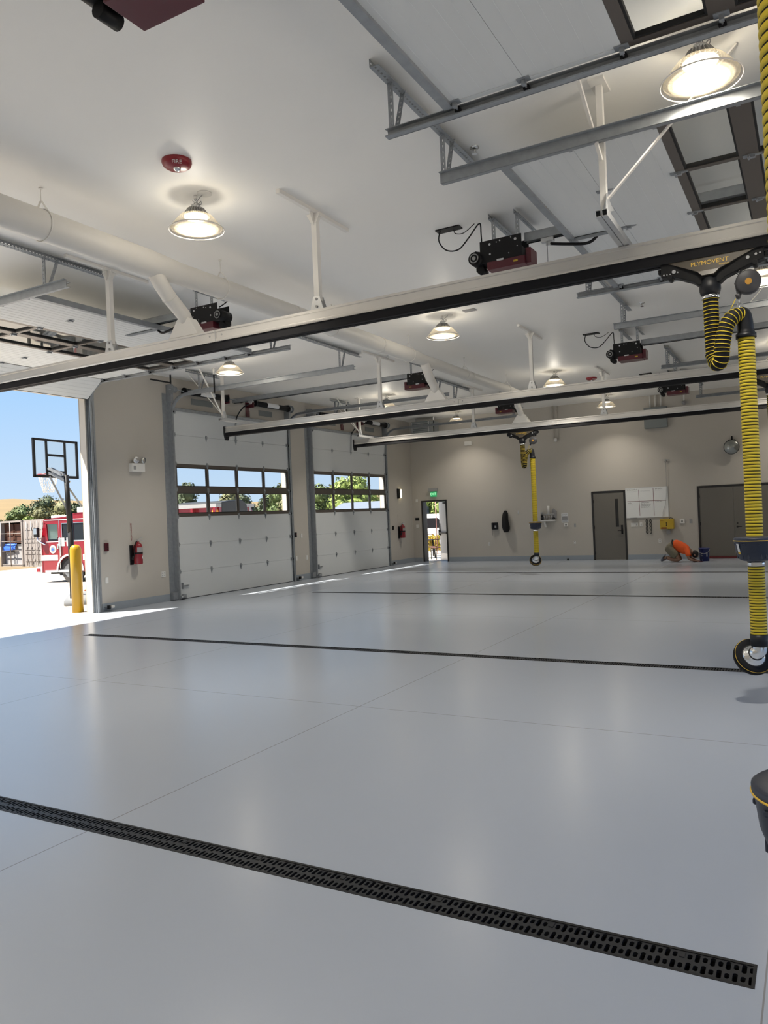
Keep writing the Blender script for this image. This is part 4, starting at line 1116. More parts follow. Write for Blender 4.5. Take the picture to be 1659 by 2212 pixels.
for x, z, w, h in ((-5.06, 2.09, .29, .02), (-4.66, 2.10, .30, .02), (-4.23, 2.10, .22, .014), (-5.05, 1.69, .15, .015)): scribble(mb, x, z, w, h, YF-.0225)
mb.build('handwriting', 'inkfaint', r)
for i, (a, b, lab) in enumerate(((-4.985, -4.86, 'double switch plate below the whiteboard, next to the single door'), (-4.85, -4.775, 'middle white switch plate below the whiteboard'), (-4.72, -4.645, 'white switch plate below the whiteboard, beside the black straps'))):
    r = thing('light_switch', lab, 'light switch', ((a+b)/2, YF, 1.075))
    MB().box(a, b, YF-.01, YF, 1.015, 1.135).build('cover', 'offwhite', r, .002)
    MB().box((a+b)/2-.012, (a+b)/2+.012, YF-.016, YF-.009, 1.045, 1.105).build('rocker', 'greyp' if i else 'offwhite', r)
for x, lab in ((-4.508, 'left one of the two black chain straps under the whiteboard'), (-4.40, 'right one of the two black chain straps under the whiteboard')):
    mb = MB()
    for k in range(4):
        zc = 1.17-k*.108; P = [(x+.027*math.cos(2*math.pi*i/14), YF-.02, zc+.054*math.sin(2*math.pi*i/14)) for i in range(15)]
        mb.tube(P, .0085, 8, caps=False)
    mb.cyl((x, YF-.03, 1.215), (x, YF, 1.215), .012, n=8)
    tag(mb.build('strap', 'black', None, loc=(x, YF, 1.2)), lab, 'strap')
r = thing('defibrillator_box', 'yellow wall box with printed label and cord, below the whiteboard corner', 'wall box', (-3.90, YF, 1.07))
MB().box(-4.10, -3.71, YF-.17, YF, .915, 1.225).build('case', 'ybox', r, .012)
mb = MB().box(-4.07, -3.91, YF-.173, YF-.169, .955, .968).box(-4.07, -3.91, YF-.173, YF-.169, .93, .945).box(-4.08, -4.0, YF-.173, YF-.169, 1.175, 1.183); mb.build('label_stripe', 'red', r)
mb = MB()
for k in range(3): mb.cyl((-3.915, YF-.176, 1.10-k*.035), (-3.915, YF-.168, 1.10-k*.035), .016, n=10)
mb.build('dots', 'black', r)
mb = MB(); mb.tube(spline([(-3.84, YF-.08, 1.22), (-3.82, YF-.08, 1.25), (-3.76, YF-.08, 1.24), (-3.74, YF-.08, 1.22)], 5), .01, 7); mb.build('handle', 'black', r)
r = thing('junction_box', 'small grey box under the yellow wall box', 'electrical box', (-3.87, YF, .83))
MB().box(-3.935, -3.815, YF-.10, YF, .755, .88).build('case', 'greyp', r, .008)
MB().cyl((-3.875, YF-.05, .88), (-3.875, YF-.05, .918), .012, n=8).build('connector', 'chrome', r)
r = thing('pull_cord', 'thin cord hanging from a wall bracket down past the whiteboard', 'cord', (-3.87, YF, 3.0))
mb = MB().cyl((-3.87, YF-.06, 3.0), (-3.87, YF, 3.0), .028, n=12).box(-3.975, -3.76, YF-.05, YF-.03, 3.0, 3.015); mb.build('bracket', 'greyp', r)
mb = MB(); mb.tube(spline([(-3.87, YF-.05, 2.99), (-3.885, YF-.05, 2.3), (-3.92, YF-.045, 1.75), (-4.01, YF-.04, 1.47), (-4.02, YF-.06, 1.36), (-4.03, YF-.08, 1.23)], 6), .0055, 6); mb.build('cord', 'greyp', r)
r = thing('convex_mirror', 'round convex mirror high on the far wall above the double door', 'mirror', (-2.05, YF, 3.24))
mb = MB(); mb.lathe([(.0, .14), (.06, .137), (.12, .122), (.17, .10), (.205, .08)], (-2.03, YF-.10, 3.235), (0, -1, 0), 32); mb.build('mirror_face', 'greymirror' if 'greymirror' in M else 'chrome', r)
mb = MB(); mb.torus((-2.03, YF-.18, 3.235), (0, 1, 0), .205, .008, 32, 6); mb.build('rim', 'black', r)
mb = MB().box(-2.10, -1.93, YF-.17, YF, 3.42, 3.45).box(-2.04, -2.0, YF-.05, YF, 3.45, 3.56); mb.build('bracket', 'black', r)
r = thing('electrical_panel', 'grey metal box with three conduits high on the far wall', 'electrical box', (-4.1, YF, 4.3))
MB().box(-4.43, -3.77, YF-.16, YF, 3.99, 4.62).build('case', 'greybox', r, .006)
for x in (-4.25, -4.10, -3.935): MB().cyl((x, YF-.06, 4.62), (x, YF-.06, ZC), .022, n=10).build('conduit', 'offwhite', r)
r = thing('wall_camera', 'white dome camera under the ceiling right of the grey wall box', 'camera', (-3.27, YF, 4.7))
MB().cyl((-3.27, YF-.10, 4.68), (-3.27, YF-.10, ZC), .02, n=10).build('stem', 'offwhite', r)
mb = MB(); mb.lathe([(.0, -.075), (.04, -.06), (.065, -.02), (.07, .03), (.03, .05), (.0, .05)], (-3.27, YF-.10, 4.67), n=20); mb.build('dome', 'lgrey', r)
r = thing('conduit_drop', 'pair of painted conduits running down the far wall to a small white box', 'conduit', (-7.2, YF, 4.4))
for x in (-7.285, -7.14): MB().cyl((x, YF-.04, 3.92), (x, YF-.04, ZC), .018, n=10).build('conduit', 'wall', r)
mb = MB(); mb.lathe([(.0, -.06), (.05, -.04), (.06, .0), (.05, .06), (.0, .07)], (-7.22, YF-.07, 3.89), n=16); mb.build('device', 'offwhite', r)
mb = MB().box(-10.42, -10.15, YF-.05, YF, 3.98, 4.12)
tag(mb.build('wall_speaker', 'offwhite', None, .01, loc=(-10.3, YF, 4.05)), 'small pale box on the far wall under the farthest rail end', 'wall speaker')
r = thing('unit_heater', 'grey louvred unit heater under the ceiling in the far left corner', 'heater', (-11.6, 23.9, 4.6))
mb = MB().box(-12.0, -11.25, 23.55, 24.2, 4.48, 4.86); mb.build('case', 'greybox', r, .01)
mb = MB()
for k in range(6): mb.prism([(23.53, 4.50+k*.055), (23.56, 4.53+k*.055), (23.56, 4.536+k*.055), (23.53, 4.506+k*.055)], 0, -11.93, -11.33)
mb.box(-11.96, -11.93, 23.52, 23.56, 4.49, 4.84).box(-11.33, -11.30, 23.52, 23.56, 4.49, 4.84); mb.build('louver', 'galv_l', r)
for x in (-11.95, -11.3): MB().cyl((x, 23.87, 4.86), (x, 23.87, ZC), .01, n=8).build('hanger', 'galv', r)
mb = MB(); mb.cyl((-7.0, YF-.03, .0), (-7.0, YF-.03, .05), .025, n=12).cyl((-7.0, YF-.03, .03), (-7.0, YF-.07, .03), .02, n=12)
tag(mb.build('door_stop', 'black', None, loc=(-7.0, YF, 0)), 'tiny black door stop at the foot of the far wall', 'door stop')

# ------------------------------------------------------------------ things on the left wall
def lplate(name, y0, y1, z0, z1, mat, label, cat, d=.012):
    mb = MB().box(XL, XL+d, y0, y1, z0, z1); o = mb.build(name, mat, None, .002, loc=(XL, (y0+y1)/2, (z0+z1)/2)); return tag(o, label, cat)
def loutlet(y, z, label, double=False):
    r = thing('outlet', label, 'wall outlet', (XL, y, z)); w = .06 if double else .038
    MB().box(XL, XL+.012, y-w, y+w, z-.06, z+.06).build('cover', 'offwhite', r, .002)
    mb = MB()
    for dy in ((-.03, .03) if double else (0,)):
        for s in (-1, 1): mb.box(XL+.011, XL+.014, y+dy-.014, y+dy+.014, z+s*.026-.012, z+s*.026+.012)
    mb.build('socket', 'greyp' if double else 'offwhite', r)
loutlet(10.80, .615, 'white outlet plate low on the left wall beside the open bay'); loutlet(12.35, .605, 'white double outlet low on the left wall beside the first closed door', True)
loutlet(17.33, .61, 'low outlet left of the pair between the two closed doors'); loutlet(17.83, .605, 'low outlet right of the pair between the two closed doors')
lplate('switch_plate', 17.575, 17.65, 1.17, 1.29, 'offwhite', 'white switch plate between the two closed doors', 'wall plate')
r = thing('door_control', 'small black door push button beside the first closed door', 'push button', (XL, 17.30, 1.26)); MB().box(XL, XL+.05, 17.255, 17.335, 1.20, 1.33).build('case', 'black', r, .004); MB().cyl((XL+.05, 17.295, 1.28), (XL+.06, 17.295, 1.28), .015, n=10).build('button', 'red', r)
r = thing('door_control', 'small dark red push button station beside the open bay', 'push button', (XL, 10.81, 1.285)); MB().box(XL, XL+.045, 10.765, 10.855, 1.205, 1.37).build('case', 'darkred', r, .004)
mb = MB()
for k in range(3): mb.cyl((XL+.044, 10.81, 1.33-k*.042), (XL+.052, 10.81, 1.33-k*.042), .012, n=10)
mb.build('button', 'black', r)
r = thing('door_control', 'small black push button beside the far fire extinguisher', 'push button', (XL, 22.95, 1.26)); MB().box(XL, XL+.04, 22.91, 22.99, 1.20, 1.325).build('case', 'black', r, .004)
r = thing('emergency_light', 'white twin head emergency light on the left wall above the red extinguisher', 'emergency light', (XL, 11.68, 2.9))
MB().box(XL, XL+.11, 11.50, 11.85, 2.835, 3.015).build('case', 'offwhite', r, .008)
for y in (11.615, 11.80):
    mb = MB(); d = Vector((.75, -.25 if y < 11.7 else .25, -.1)); mb.lathe([(.02, -.05), (.055, -.02), (.07, .035), (.066, .045), (.0, .03)], (XL+.09, y, 3.085), d, 18); mb.cyl((XL+.07, y, 3.01), (XL+.07, y, 3.07), .012, n=8)
    mb.build('lamp_head', 'chrome', r)
MB().box(XL+.0, XL+.112, 11.53, 11.60, 2.88, 2.96).build('test_label', 'greyp', r)
def extinguisher(y, z, label, sc=1.):
    r = thing('fire_extinguisher', label, 'fire extinguisher', (XL, y, z))
    x = XL+.115
    mb = MB(); mb.lathe([(.0, -.23), (.082, -.23), (.090, -.215), (.090, .12), (.083, .17), (.055, .205), (.03, .215), (.03, .245), (.0, .245)], (x, y, z), n=24); mb.build('cylinder', 'red', r)
    mb = MB().box(x-.02, x+.02, y-.025, y+.03, z+.24, z+.28).bar((x, y+.02, z+.275), (x+.02, y+.15, z+.255), .022, .012).bar((x, y+.02, z+.295), (x+.01, y+.13, z+.325), .022, .010); mb.build('handle', 'galv_l', r)
    mb = MB(); mb.tube(spline([(x, y-.02, z+.25), (x+.02, y-.08, z+.22), (x+.03, y-.125, z+.10), (x+.03, y-.13, z-.03), (x+.025, y-.155, z-.06)], 6), .012, 8).cyl((x+.025, y-.15, z-.05), (x+.03, y-.185, z-.12), .018, .026, 12); mb.build('hose', 'black', r)
    mb = MB().box(XL, XL+.03, y-.13, y-.05, z-.24, z+.17); mb.build('wall_bracket', 'black', r)
    mb = MB(); mb.lathe([(.0915, .0), (.094, .004), (.094, .03), (.0915, .034)], (x, y, z-.02), n=24); mb.build('strap', 'black', r)
    mb = MB(); P = []
    for i in range(7):
        a = R(-55+i*18.3); P.append([(x+.0915*math.cos(a), y+.0915*math.sin(a), z+.02), (x+.0915*math.cos(a), y+.0915*math.sin(a), z+.12)])
    mb.sheet(P); mb.build('label', 'lgrey', r)
    mb = MB(); P = []
    for i in range(4):
        a = R(12+i*12); P.append([(x+.092*math.cos(a), y+.092*math.sin(a), z-.12), (x+.092*math.cos(a), y+.092*math.sin(a), z-.06)])
    mb.sheet(P); mb.build('tag', 'paper', r)
    return r
extinguisher(11.555, 1.12, 'red fire extinguisher on the left wall between the open bay and first closed door')
extinguisher(23.45, 1.13, 'red fire extinguisher on the left wall near the far corner')
r = thing('vertical_sign', 'narrow vertical red lettered extinguisher sign above the nearer extinguisher', 'sign', (XL, 11.49, 1.56))
MB().box(XL, XL+.003, 11.455, 11.525, 1.36, 1.77).build('strip', 'wall', r)
t = text_part('FIRE EXTINGUISHER', .052, .0008, 'red', 'lettering', r, (XL+.005, 11.49, 1.565), Matrix(((0, 0, 1), (0, -1, 0), (1, 0, 0))).to_euler(), sx=.82)
lplate('vertical_sign', 23.33, 23.37, 1.42, 1.72, 'wall', 'faint narrow vertical sign above the far extinguisher', 'sign', .004)
r = thing('wall_lamp', 'black wall lamp with glowing face near the far corner of the left wall', 'wall lamp', (XL, 23.48, 2.43))
MB().box(XL, XL+.07, 23.36, 23.48, 2.26, 2.60).build('case', 'black', r, .006)
MB().box(XL+.0, XL+.075, 23.48, 23.60, 2.28, 2.58).build('lens', 'sconce', r, .02)
def sensor(y, s, label):
    r = thing('door_sensor', label, 'door sensor', (XL+.1, y, .09))
    MB().box(XL+.10, XL+.15, y, y+s*.05, .05, .12).build('case', 'black', r, .003); MB().box(XL+.10, XL+.14, y+s*.09, y+s*.16, .06, .11).build('reflector', 'offwhite', r, .003); MB().box(XL+.02, XL+.11, y, y+s*.17, .075, .085).build('bracket', 'galv', r)
sensor(10.70, 1, 'little black and white door sensor at the foot of the open bay'); sensor(17.27, 1, 'little door sensor at the right foot of the first closed door'); sensor(22.72, 1, 'little door sensor at the right foot of the far closed door')
def drop_conduit(y, x, label):
    r = thing('conduit_drop', label, 'conduit', (x, y, ZC))
    MB().cyl((x, y, 4.86), (x, y, ZC), .02, n=10).build('conduit', 'white', r); MB().cyl((x, y, 4.46), (x, y, 4.86), .017, n=10).build('flexible_sleeve', 'black', r)
    MB().cyl((x, y, ZC-.02), (x, y, ZC), .04, n=12).build('flange', 'offwhite', r)
drop_conduit(12.62, -11.1, 'vertical conduit with black lower half by the white braces of the second rail'); drop_conduit(18.45, -11.4, 'vertical conduit with black lower half over the far closed door'); drop_conduit(23.6, -11.15, 'vertical conduit beside the unit heater')
r = thing('pipe_bracket', 'black bent pipe bracket on the wall right of the open bay top', 'pipe', (XL, 12.3, 4.82))
MB().tube([(-12.3, 11.97, 4.82), (-12.3, 12.56, 4.82)], .018, 8).build('arm', 'black', r); MB().cyl((-12.3, 12.56, 4.80), (-12.3, 12.56, ZC), .018, n=8).build('drop', 'black', r)

# ------------------------------------------------------------------ ceiling devices
def fire_dome(x, y, label):
    r = thing('fire_alarm', label, 'fire alarm', (x, y, ZC))
    mb = MB(); mb.lathe([(.135, 0), (.137, -.018), (.125, -.045), (.095, -.065), (.0, -.068)], (x, y, ZC), n=32); mb.build('housing', 'red', r)
    mb = MB(); mb.sphere((x+.01, y-.01, ZC-.072), .036, 14, 0, (1, 1, .8)); mb.build('strobe', 'chrome', r)
    text_part('FIRE', .050, .001, 'offwhite', 'lettering', r, (x+.080, y-.085, ZC-.058), Matrix(((.727, .545, .42), (.687, -.577, -.44), (0, .608, -.79))).to_euler())
fire_dome(-4.97, 5.27, 'red round fire alarm dome marked FIRE on the ceiling, near lamp'); fire_dome(-4.87, 19.9, 'small red fire alarm dome far back on the ceiling above the second rail')
def sprinkler(x, y, label):
    r = thing('sprinkler', label, 'sprinkler', (x, y, ZC), 'ceiling sprinklers')
    mb = MB(); mb.lathe([(.045, 0), (.043, -.008), (.015, -.012)], (x, y, ZC), n=18); mb.build('escutcheon', 'chrome', r)
    mb = MB().cyl((x, y, ZC-.045), (x, y, ZC-.01), .011, n=10).cyl((x, y, ZC-.062), (x, y, ZC-.058), .026, n=12).box(x-.016, x-.012, y-.004, y+.004, ZC-.06, ZC-.03).box(x+.012, x+.016, y-.004, y+.004, ZC-.06, ZC-.03); mb.build('head', 'chrome', r)
sprinkler(-2.58, 6.59, 'ceiling sprinkler beside the perforated angle at top right'); sprinkler(-2.35, 13.2, 'ceiling sprinkler right of the hanger past the nearest rail'); sprinkler(-7.6, 14.0, 'ceiling sprinkler in the middle left behind the second rail post'); sprinkler(-6.2, 22.2, 'ceiling sprinkler far back near the far wall conduits')
mb = MB().box(-4.93, -4.72, 11.72, 11.86, ZC-.012, ZC)
tag(mb.build('ceiling_diffuser', 'lgrey', None, .003, loc=(-4.8, 11.8, ZC)), 'tiny rectangular plate on the ceiling right of the middle lamp', 'ceiling plate')

# ------------------------------------------------------------------ crouching person and bucket
def skin_mesh(name, verts, edges, radii, root_i, mat, sub=2):
    me = bpy.data.meshes.new(name); me.from_pydata(verts, edges, [])
    o = bpy.data.objects.new(name+'_tmp', me); COL.objects.link(o)
    md = o.modifiers.new('Skin', 'SKIN'); md.use_smooth_shade = True
    for i, v in enumerate(me.skin_vertices[0].data):
        rr = radii[i]; v.radius = rr if isinstance(rr, tuple) else (rr, rr); v.use_root = (i == root_i)
    sm = o.modifiers.new('Sub', 'SUBSURF'); sm.levels = sub; sm.render_levels = sub
    dg = bpy.context.evaluated_depsgraph_get(); dg.update()
    m2 = bpy.data.meshes.new_from_object(o.evaluated_get(dg)); m2.name = name
    bpy.data.objects.remove(o, do_unlink=True); bpy.data.meshes.remove(me)
    m2.materials.clear(); m2.materials.append(M[mat])
    for p in m2.polygons: p.use_smooth = True
    return m2
PX, PY = -3.955, 23.25
def chain(V, E, RD, start, pts):
    prev = start
    for (p, r) in pts:
        V.append(p); RD.append(r); E.append((prev, len(V)-1)); prev = len(V)-1
    return prev
V = [(.33, 0, .46)]; E = []; RD = [.115]
ch_ = chain(V, E, RD, 0, [((.50, 0, .49), .12), ((.68, 0, .42), .125), ((.83, 0, .34), .12)])
chain(V, E, RD, ch_, [((.955, 0, .285), .062), ((1.02, 0, .25), .075), ((1.085, 0, .205), .09), ((1.13, 0, .165), .07)])
for s in (-1, 1):
    h = chain(V, E, RD, 0, [((.34, s*.09, .40), .10), ((.50, s*.12, .22), .085), ((.63, s*.13, .075), .062)])
    chain(V, E, RD, h, [((.50, s*.13, .070), .055), ((.36, s*.13, .085), .052), ((.21, s*.125, .13), .036), ((.15, s*.125, .12), .036), ((.06, s*.125, .05), .03)])
    a = chain(V, E, RD, ch_, [((.87, s*.13, .33), .075), ((.89, s*.20, .27), .052), ((.90, s*.245, .12), .044), ((.97, s*.22, .075), .036), ((1.06, s*.16, .05), .026)])
    w = chain(V, E, RD, a, [((1.10, s*.15, .042), (.030, .016))])
    for k, (dx, dy, L) in enumerate(((.055, -.028, 1), (.068, -.010, 1), (.07, .008, 1), (.058, .026, 1))):
        chain(V, E, RD, w, [((1.10+dx*.55, s*.15+dy, .040), .0095), ((1.10+dx*1.05, s*.15+dy*1.1, .028), .0085), ((1.10+dx*1.35, s*.15+dy*1.1, .014), .0075)])
    chain(V, E, RD, a, [((1.085, s*.15-s*.04, .036), .0105), ((1.115, s*.15-s*.055, .024), .009)])
body = bpy.data.objects.new('person', skin_mesh('person', V, E, RD, 0, 'skin')); COL.objects.link(body); body.location = (PX, PY, 0)
tag(body, 'person in an orange shirt and khaki shorts crouching head down on the floor', 'person')
def pchild(name, me):
    o = bpy.data.objects.new(name, me); COL.objects.link(o); o.parent = body; return o
V = [(.40, 0, .505)]; E = []; RD = [.150]
c_ = chain(V, E, RD, 0, [((.52, 0, .495), .165), ((.67, 0, .405), .19), ((.82, 0, .31), .185), ((.92, 0, .27), .10)])
for s in (-1, 1): chain(V, E, RD, 3, [((.87, s*.14, .33), .105), ((.895, s*.205, .24), .086), ((.905, s*.235, .15), .078)])
pchild('shirt', skin_mesh('shirt', V, E, RD, 0, 'shirt'))
V = [(.34, 0, .46)]; E = []; RD = [.155]
chain(V, E, RD, 0, [((.42, 0, .49), .148)])
for s in (-1, 1): chain(V, E, RD, 0, [((.31, s*.095, .385), .15), ((.44, s*.12, .25), .145), ((.57, s*.13, .15), .125)])
pchild('shorts', skin_mesh('shorts', V, E, RD, 0, 'khaki'))
mb = MB(); mb.torus((.415, 0, .488), (.97, 0, .10), .142, .016, 24, 8); me = mb.mesh('belt', 'black'); pchild('belt', me)
for s in (-1, 1):
    V = [(.175, s*.125, .135)]; E = []; RD = [.058]
    chain(V, E, RD, 0, [((.13, s*.125, .17), .045), ]); chain(V, E, RD, 0, [((.10, s*.125, .085), .050), ((.035, s*.125, .035), .036)])
    pchild('shoe', skin_mesh('shoe', V, E, RD, 0, 'shoe'))
    V = [(.26, s*.13, .115), (.20, s*.127, .135)]; pchild('sock', skin_mesh('sock', V, [(0, 1)], [.046, .046], 0, 'hair', 1))
mb = MB(); mb.sphere((1.075, 0, .222), .112, 18, 0, (1.0, .82, 1.0)); me = mb.mesh('hair', 'hair'); pchild('hair', me)
mb = MB(); mb.sphere((1.155, 0, .15), .022, 8); 
for s in (-1, 1): mb.sphere((1.075, s*.093, .19), .024, 8, 0, (1, .5, 1.2))
pchild('face', mb.mesh('face', 'skin'))
mb = MB(); mb.prism([(.90, .0), (1.14, .0), (1.14, .012), (.90, .03)], 1, -.10, .06)
body.scale = (.88, .95, 1.0)
o = mb.build('rag', 'darkred', None, loc=(0, 0, 0)); o.location = (PX, PY, 0); tag(o, 'dark red rag on the floor under the crouching person\'s hands', 'rag')
BXC, BYC = -2.80, 23.55
r = thing('bucket', 'blue plastic bucket standing on the floor in front of the crouching person', 'bucket', (BXC, BYC, 0))
mb = MB(); mb.lathe([(.0, .0), (.125, .0), (.142, .34), (.150, .345), (.150, .375), (.138, .375), (.120, .02), (.0, .02)], (BXC, BYC, 0), n=32); mb.build('pail', 'bucket', r)
mb = MB(); P = [(BXC+.15*math.cos(R(a)), BYC-.05-.11*math.sin(R(a)), .33-.11*math.sin(R(a))) for a in range(0, 181, 12)]; mb.tube(P, .004, 6); mb.build('handle', 'galv_l', r)
mb = MB()
def bq(a, z): 
    rr = .1265+.05*z; return (BXC+rr*math.cos(R(a)), BYC+rr*math.sin(R(a)), z)
for (a0, a1, z0, z1) in ((-125, -104, .15, .165), (-125, -120, .165, .20), (-122, -106, .20, .212), (-112, -106, .20, .235), (-58, -48, .13, .24), (-112, -100, .03, .045)):
    mb.add([bq(a0, z0), bq(a1, z0), bq(a1, z1), bq(a0, z1)], [(0, 1, 2, 3)])
mb.build('print', 'paper', r)
# ------------------------------------------------------------------ outside: bollard, basketball stand, cones
r = thing('bollard', 'bright yellow round-topped bollard outside the open bay', 'bollard', (-13.07, 10.50, 0))
mb = MB(); mb.lathe([(.0, -.02), (.112, -.02), (.112, 1.26), (.10, 1.315), (.06, 1.355), (.0, 1.368)], (-13.07, 10.50, 0), n=28); mb.build('sleeve', 'yellow', r)
HX, HY = -15.0, 11.93; HZ = -.085
bd = Vector((-.132, .99, 0)).normalized(); bn = Vector((-.99, -.132, 0)).normalized()     # board width direction and direction away from the pole
r = thing('basketball_stand', 'portable basketball hoop with clear backboard beside the fire truck', 'basketball hoop', (HX, HY, HZ))
def HB(a, b, z): 
    p = Vector((HX, HY, HZ))+bd*a+bn*b; return (p.x, p.y, HZ+z)
mb = MB(HB); mb.tube([(0, 0, .1), (0, 0, 2.15)], .065, 16).tube([(-.015, .0, 1.7), (-.06, .0, 3.02)], .055, 16); mb.build('pole', 'black', r)
mb = MB(HB); mb.lathe([(.0, 0), (.52, 0), (.52, .10), (.42, .24), (.0, .27)], (.40, -.05, 0), n=28); mb.build('base', 'asphalt', r)
mb = MB(HB)
for dx in (-.05, .05): mb.bar((dx-.10, .05, 3.02), (dx-.14, .40, 3.20), .03, .05).bar((dx-.02, -.02, 2.86), (dx-.12, .42, 3.10), .03, .05)
mb.bar((.25, -.12, 2.30), (.0, .02, 2.75), .025, .04).bar((-.04, .05, 2.25), (-.25, .3, 3.0), .025, .04); mb.build('bracket', 'galv', r)
BW, B0, B1, CA = .685, 2.98, 3.88, .10
mb = MB(HB); mb.box(CA-BW, CA+BW, .42, .46, B0, B0+.06).box(CA-BW, CA+BW, .42, .46, B1-.05, B1).box(CA-BW, CA-BW+.06, .42, .46, B0, B1).box(CA+BW-.05, CA+BW, .42, .46, B0, B1)
mb.box(CA-.31, CA-.255, .43, .455, B0, B1).box(CA+.255, CA+.31, .43, .455, B0, B1).box(CA-.26, CA+.26, .43, .455, B0+.50, B0+.555).box(CA-.26, CA+.26, .43, .455, B0+.10, B0+.17)
bdm = mb.build('backboard_frame', 'black', r)
mb = MB(HB); mb.box(CA-BW+.02, CA+BW-.02, .437, .445, B0+.02, B1-.02); mb.build('backboard', 'clearplastic', bdm)
mb = MB(HB); mb.torus(HB(CA, .70, B0+.10), (0, 0, 1), .225, .011, 28, 6) if False else None
mb = MB(); mb.torus(HB(CA, .70, B0+.10), (0, 0, 1), .225, .012, 28, 6); mb.bar(HB(CA, .46, B0+.10), HB(CA, .49, B0+.10), .14, .05); mb.build('rim', 'red', r)
mb = MB(); c0 = Vector(HB(CA, .70, B0+.10))
for k in range(12):
    for sgn in (1, -1):
        P = []
        for i in range(6):
            a = 2*math.pi*(k/12+sgn*i/36); rr = .225-.022*i; P.append((c0.x+rr*math.cos(a), c0.y+rr*math.sin(a), c0.z-.085*i))
        mb.tube(P, .006, 5)
mb.build('net', 'offwhite', r)
def cone(x, y, z, label):
    r = thing('traffic_cone', label, 'traffic cone', (x, y, z), 'orange cones by the hoop base')
    mb = MB(); mb.lathe([(.12, .02), (.035, .46), (.0, .47)], (x, y, z), n=20); mb.build('body', 'cone', r)
    MB().box(x-.17, x+.17, y-.17, y+.17, z, z+.03).build('foot', 'cone', r, .01)
cx, cy, cz = HB(.60, .0, .27)
r = thing('cord_bundle', 'small orange bundle lying on the hoop base beside the wall edge', 'cord', (cx, cy, cz))
mb = MB(); 
P = [(cx+.15*math.cos(i*.9)+.05*math.sin(i*1.7), cy+.12*math.sin(i*.9), cz-.06+.022*(i % 7)) for i in range(46)]
mb.tube(spline(P, 3), .016, 7); mb.build('coil', 'cone', r)

# ------------------------------------------------------------------ fire truck
M['orangebeacon'] = pbr('amber_beacon', (.80, .30, .02), .3)
TP = Vector((-26.8, 21.25, -.5)); ta = Vector((.985, .17, 0)); tb = Vector((-.17, .985, 0))
def TT(a, b, h): 
    p = TP+ta*a+tb*b; return (p.x, p.y, TP.z+h)
truck = thing('fire_truck', 'red fire truck with white stripe parked on the driveway outside', 'fire truck', tuple(TP))
W = 2.95
def side(b0, b1):
    mb = MB(TT)
    # cab side wall around the front window, wheel arch cut as a polygon
    arcp = [(.62*math.cos(R(t)), .5+.62*math.sin(R(t))) for t in range(180, -1, -15)]
    low = [(-1.42, .45), (-.62, .45)]+arcp+[(.62, .45), (1.9, .45), (1.9, 1.75), (-1.47, 1.75)]
    mb.prism([(a, h) for a, h in low], 1, b0, b1)
    mb.prism([(-1.47, 1.75), (-1.12, 1.75), (-1.17, 2.45), (-1.30, 2.55)], 1, b0, b1)
    mb.prism([(-.58, 1.75), (-.36, 1.75), (-.36, 2.45), (-.58, 2.45)], 1, b0, b1)
    mb.prism([(.04, 1.75), (.22, 1.75), (.22, 2.45), (.04, 2.45)], 1, b0, b1)
    mb.prism([(1.0, 1.75), (1.9, 1.75), (1.9, 2.45), (1.0, 2.45)], 1, b0, b1)
    mb.prism([(-1.30, 2.45), (1.9, 2.45), (1.9, 2.86), (.35, 2.86), (.1, 2.76), (-1.26, 2.66)], 1, b0, b1)
    return mb
side(0, .06).build('cab_side', 'fire_red', truck); side(W-.06, W).build('cab_side', 'fire_red', truck)
mb = MB(TT); mb.box(-1.25, .1, 0, W, 2.63, 2.68).box(.1, 1.9, 0, W, 2.80, 2.86).box(-1.46, -1.38, 0, W, .45, 1.75).box(-1.40, 1.9, .06, W-.06, 1.0, 1.10).box(1.84, 1.9, .06, W-.06, 1.1, 2.8).box(-1.38, -1.28, .06, .16, 1.75, 2.65).box(-1.38, -1.28, W-.16, W-.06, 1.75, 2.65)
mb.build('cab_shell', 'fire_red', truck)
mb = MB(TT); mb.box(-1.1, -.6, .02, .03, 1.75, 2.45).box(-1.1, -.6, W-.03, W-.02, 1.75, 2.45).box(-1.37, -1.36, .1, W-.1, 1.75, 2.62); mb.build('cab_glass', 'cabglass', truck)
mb = MB(TT); mb.box(-.36, .04, .02, .03, 1.75, 2.45).box(.22, 1.0, .02, .03, 1.75, 2.45).box(-.36, 1.0, .07, .1, 1.6, 2.7); mb.build('rear_glass', 'darkglass', truck)
mb = MB(TT)
for a0, a1 in ((-.36, .04), (.22, 1.0)): mb.box(a0-.02, a0, -.006, .03, 1.73, 2.47).box(a1, a1+.02, -.006, .03, 1.73, 2.47).box(a0, a1, -.006, .03, 1.73, 1.75).box(a0, a1, -.006, .03, 2.45, 2.47)
mb.box(-.52, -.50, -.006, .0, .6, 2.6).box(.13, .15, -.006, 0, .9, 2.75); mb.build('chrome_trim', 'chrome', truck)
mb = MB(TT); mb.torus(TT(-1.0, .55, 1.78), (-.3, 0, 1), .21, .018, 20, 6) if False else None
mb = MB(); mb.torus(TT(-.85, .55, 1.80), (.5, .1, 1), .21, .02, 20, 6); mb.build('steering_wheel', 'black', truck)
mb = MB(TT); mb.box(-1.30, -1.0, .1, W-.1, 1.45, 1.82); mb.build('dashboard', 'black', truck)
mb = MB(TT); mb.box(-1.475, -.62, -.008, .0, .94, 1.16).box(.66, 7.0, -.008, 0, .94, 1.16).box(-1.47, -1.46, 0, W, .94, 1.16); mb.build('white_stripe', 'offwhite', truck)
mb = MB(TT); mb.box(-1.2, 1.9, -.006, 0, 1.70, 1.725).box(-1.28, 1.9, -.012, .0, 2.60, 2.63).box(-1.3, .0, -.006, 0, .45, .53); mb.build('pinstripe', 'offwhite', truck)
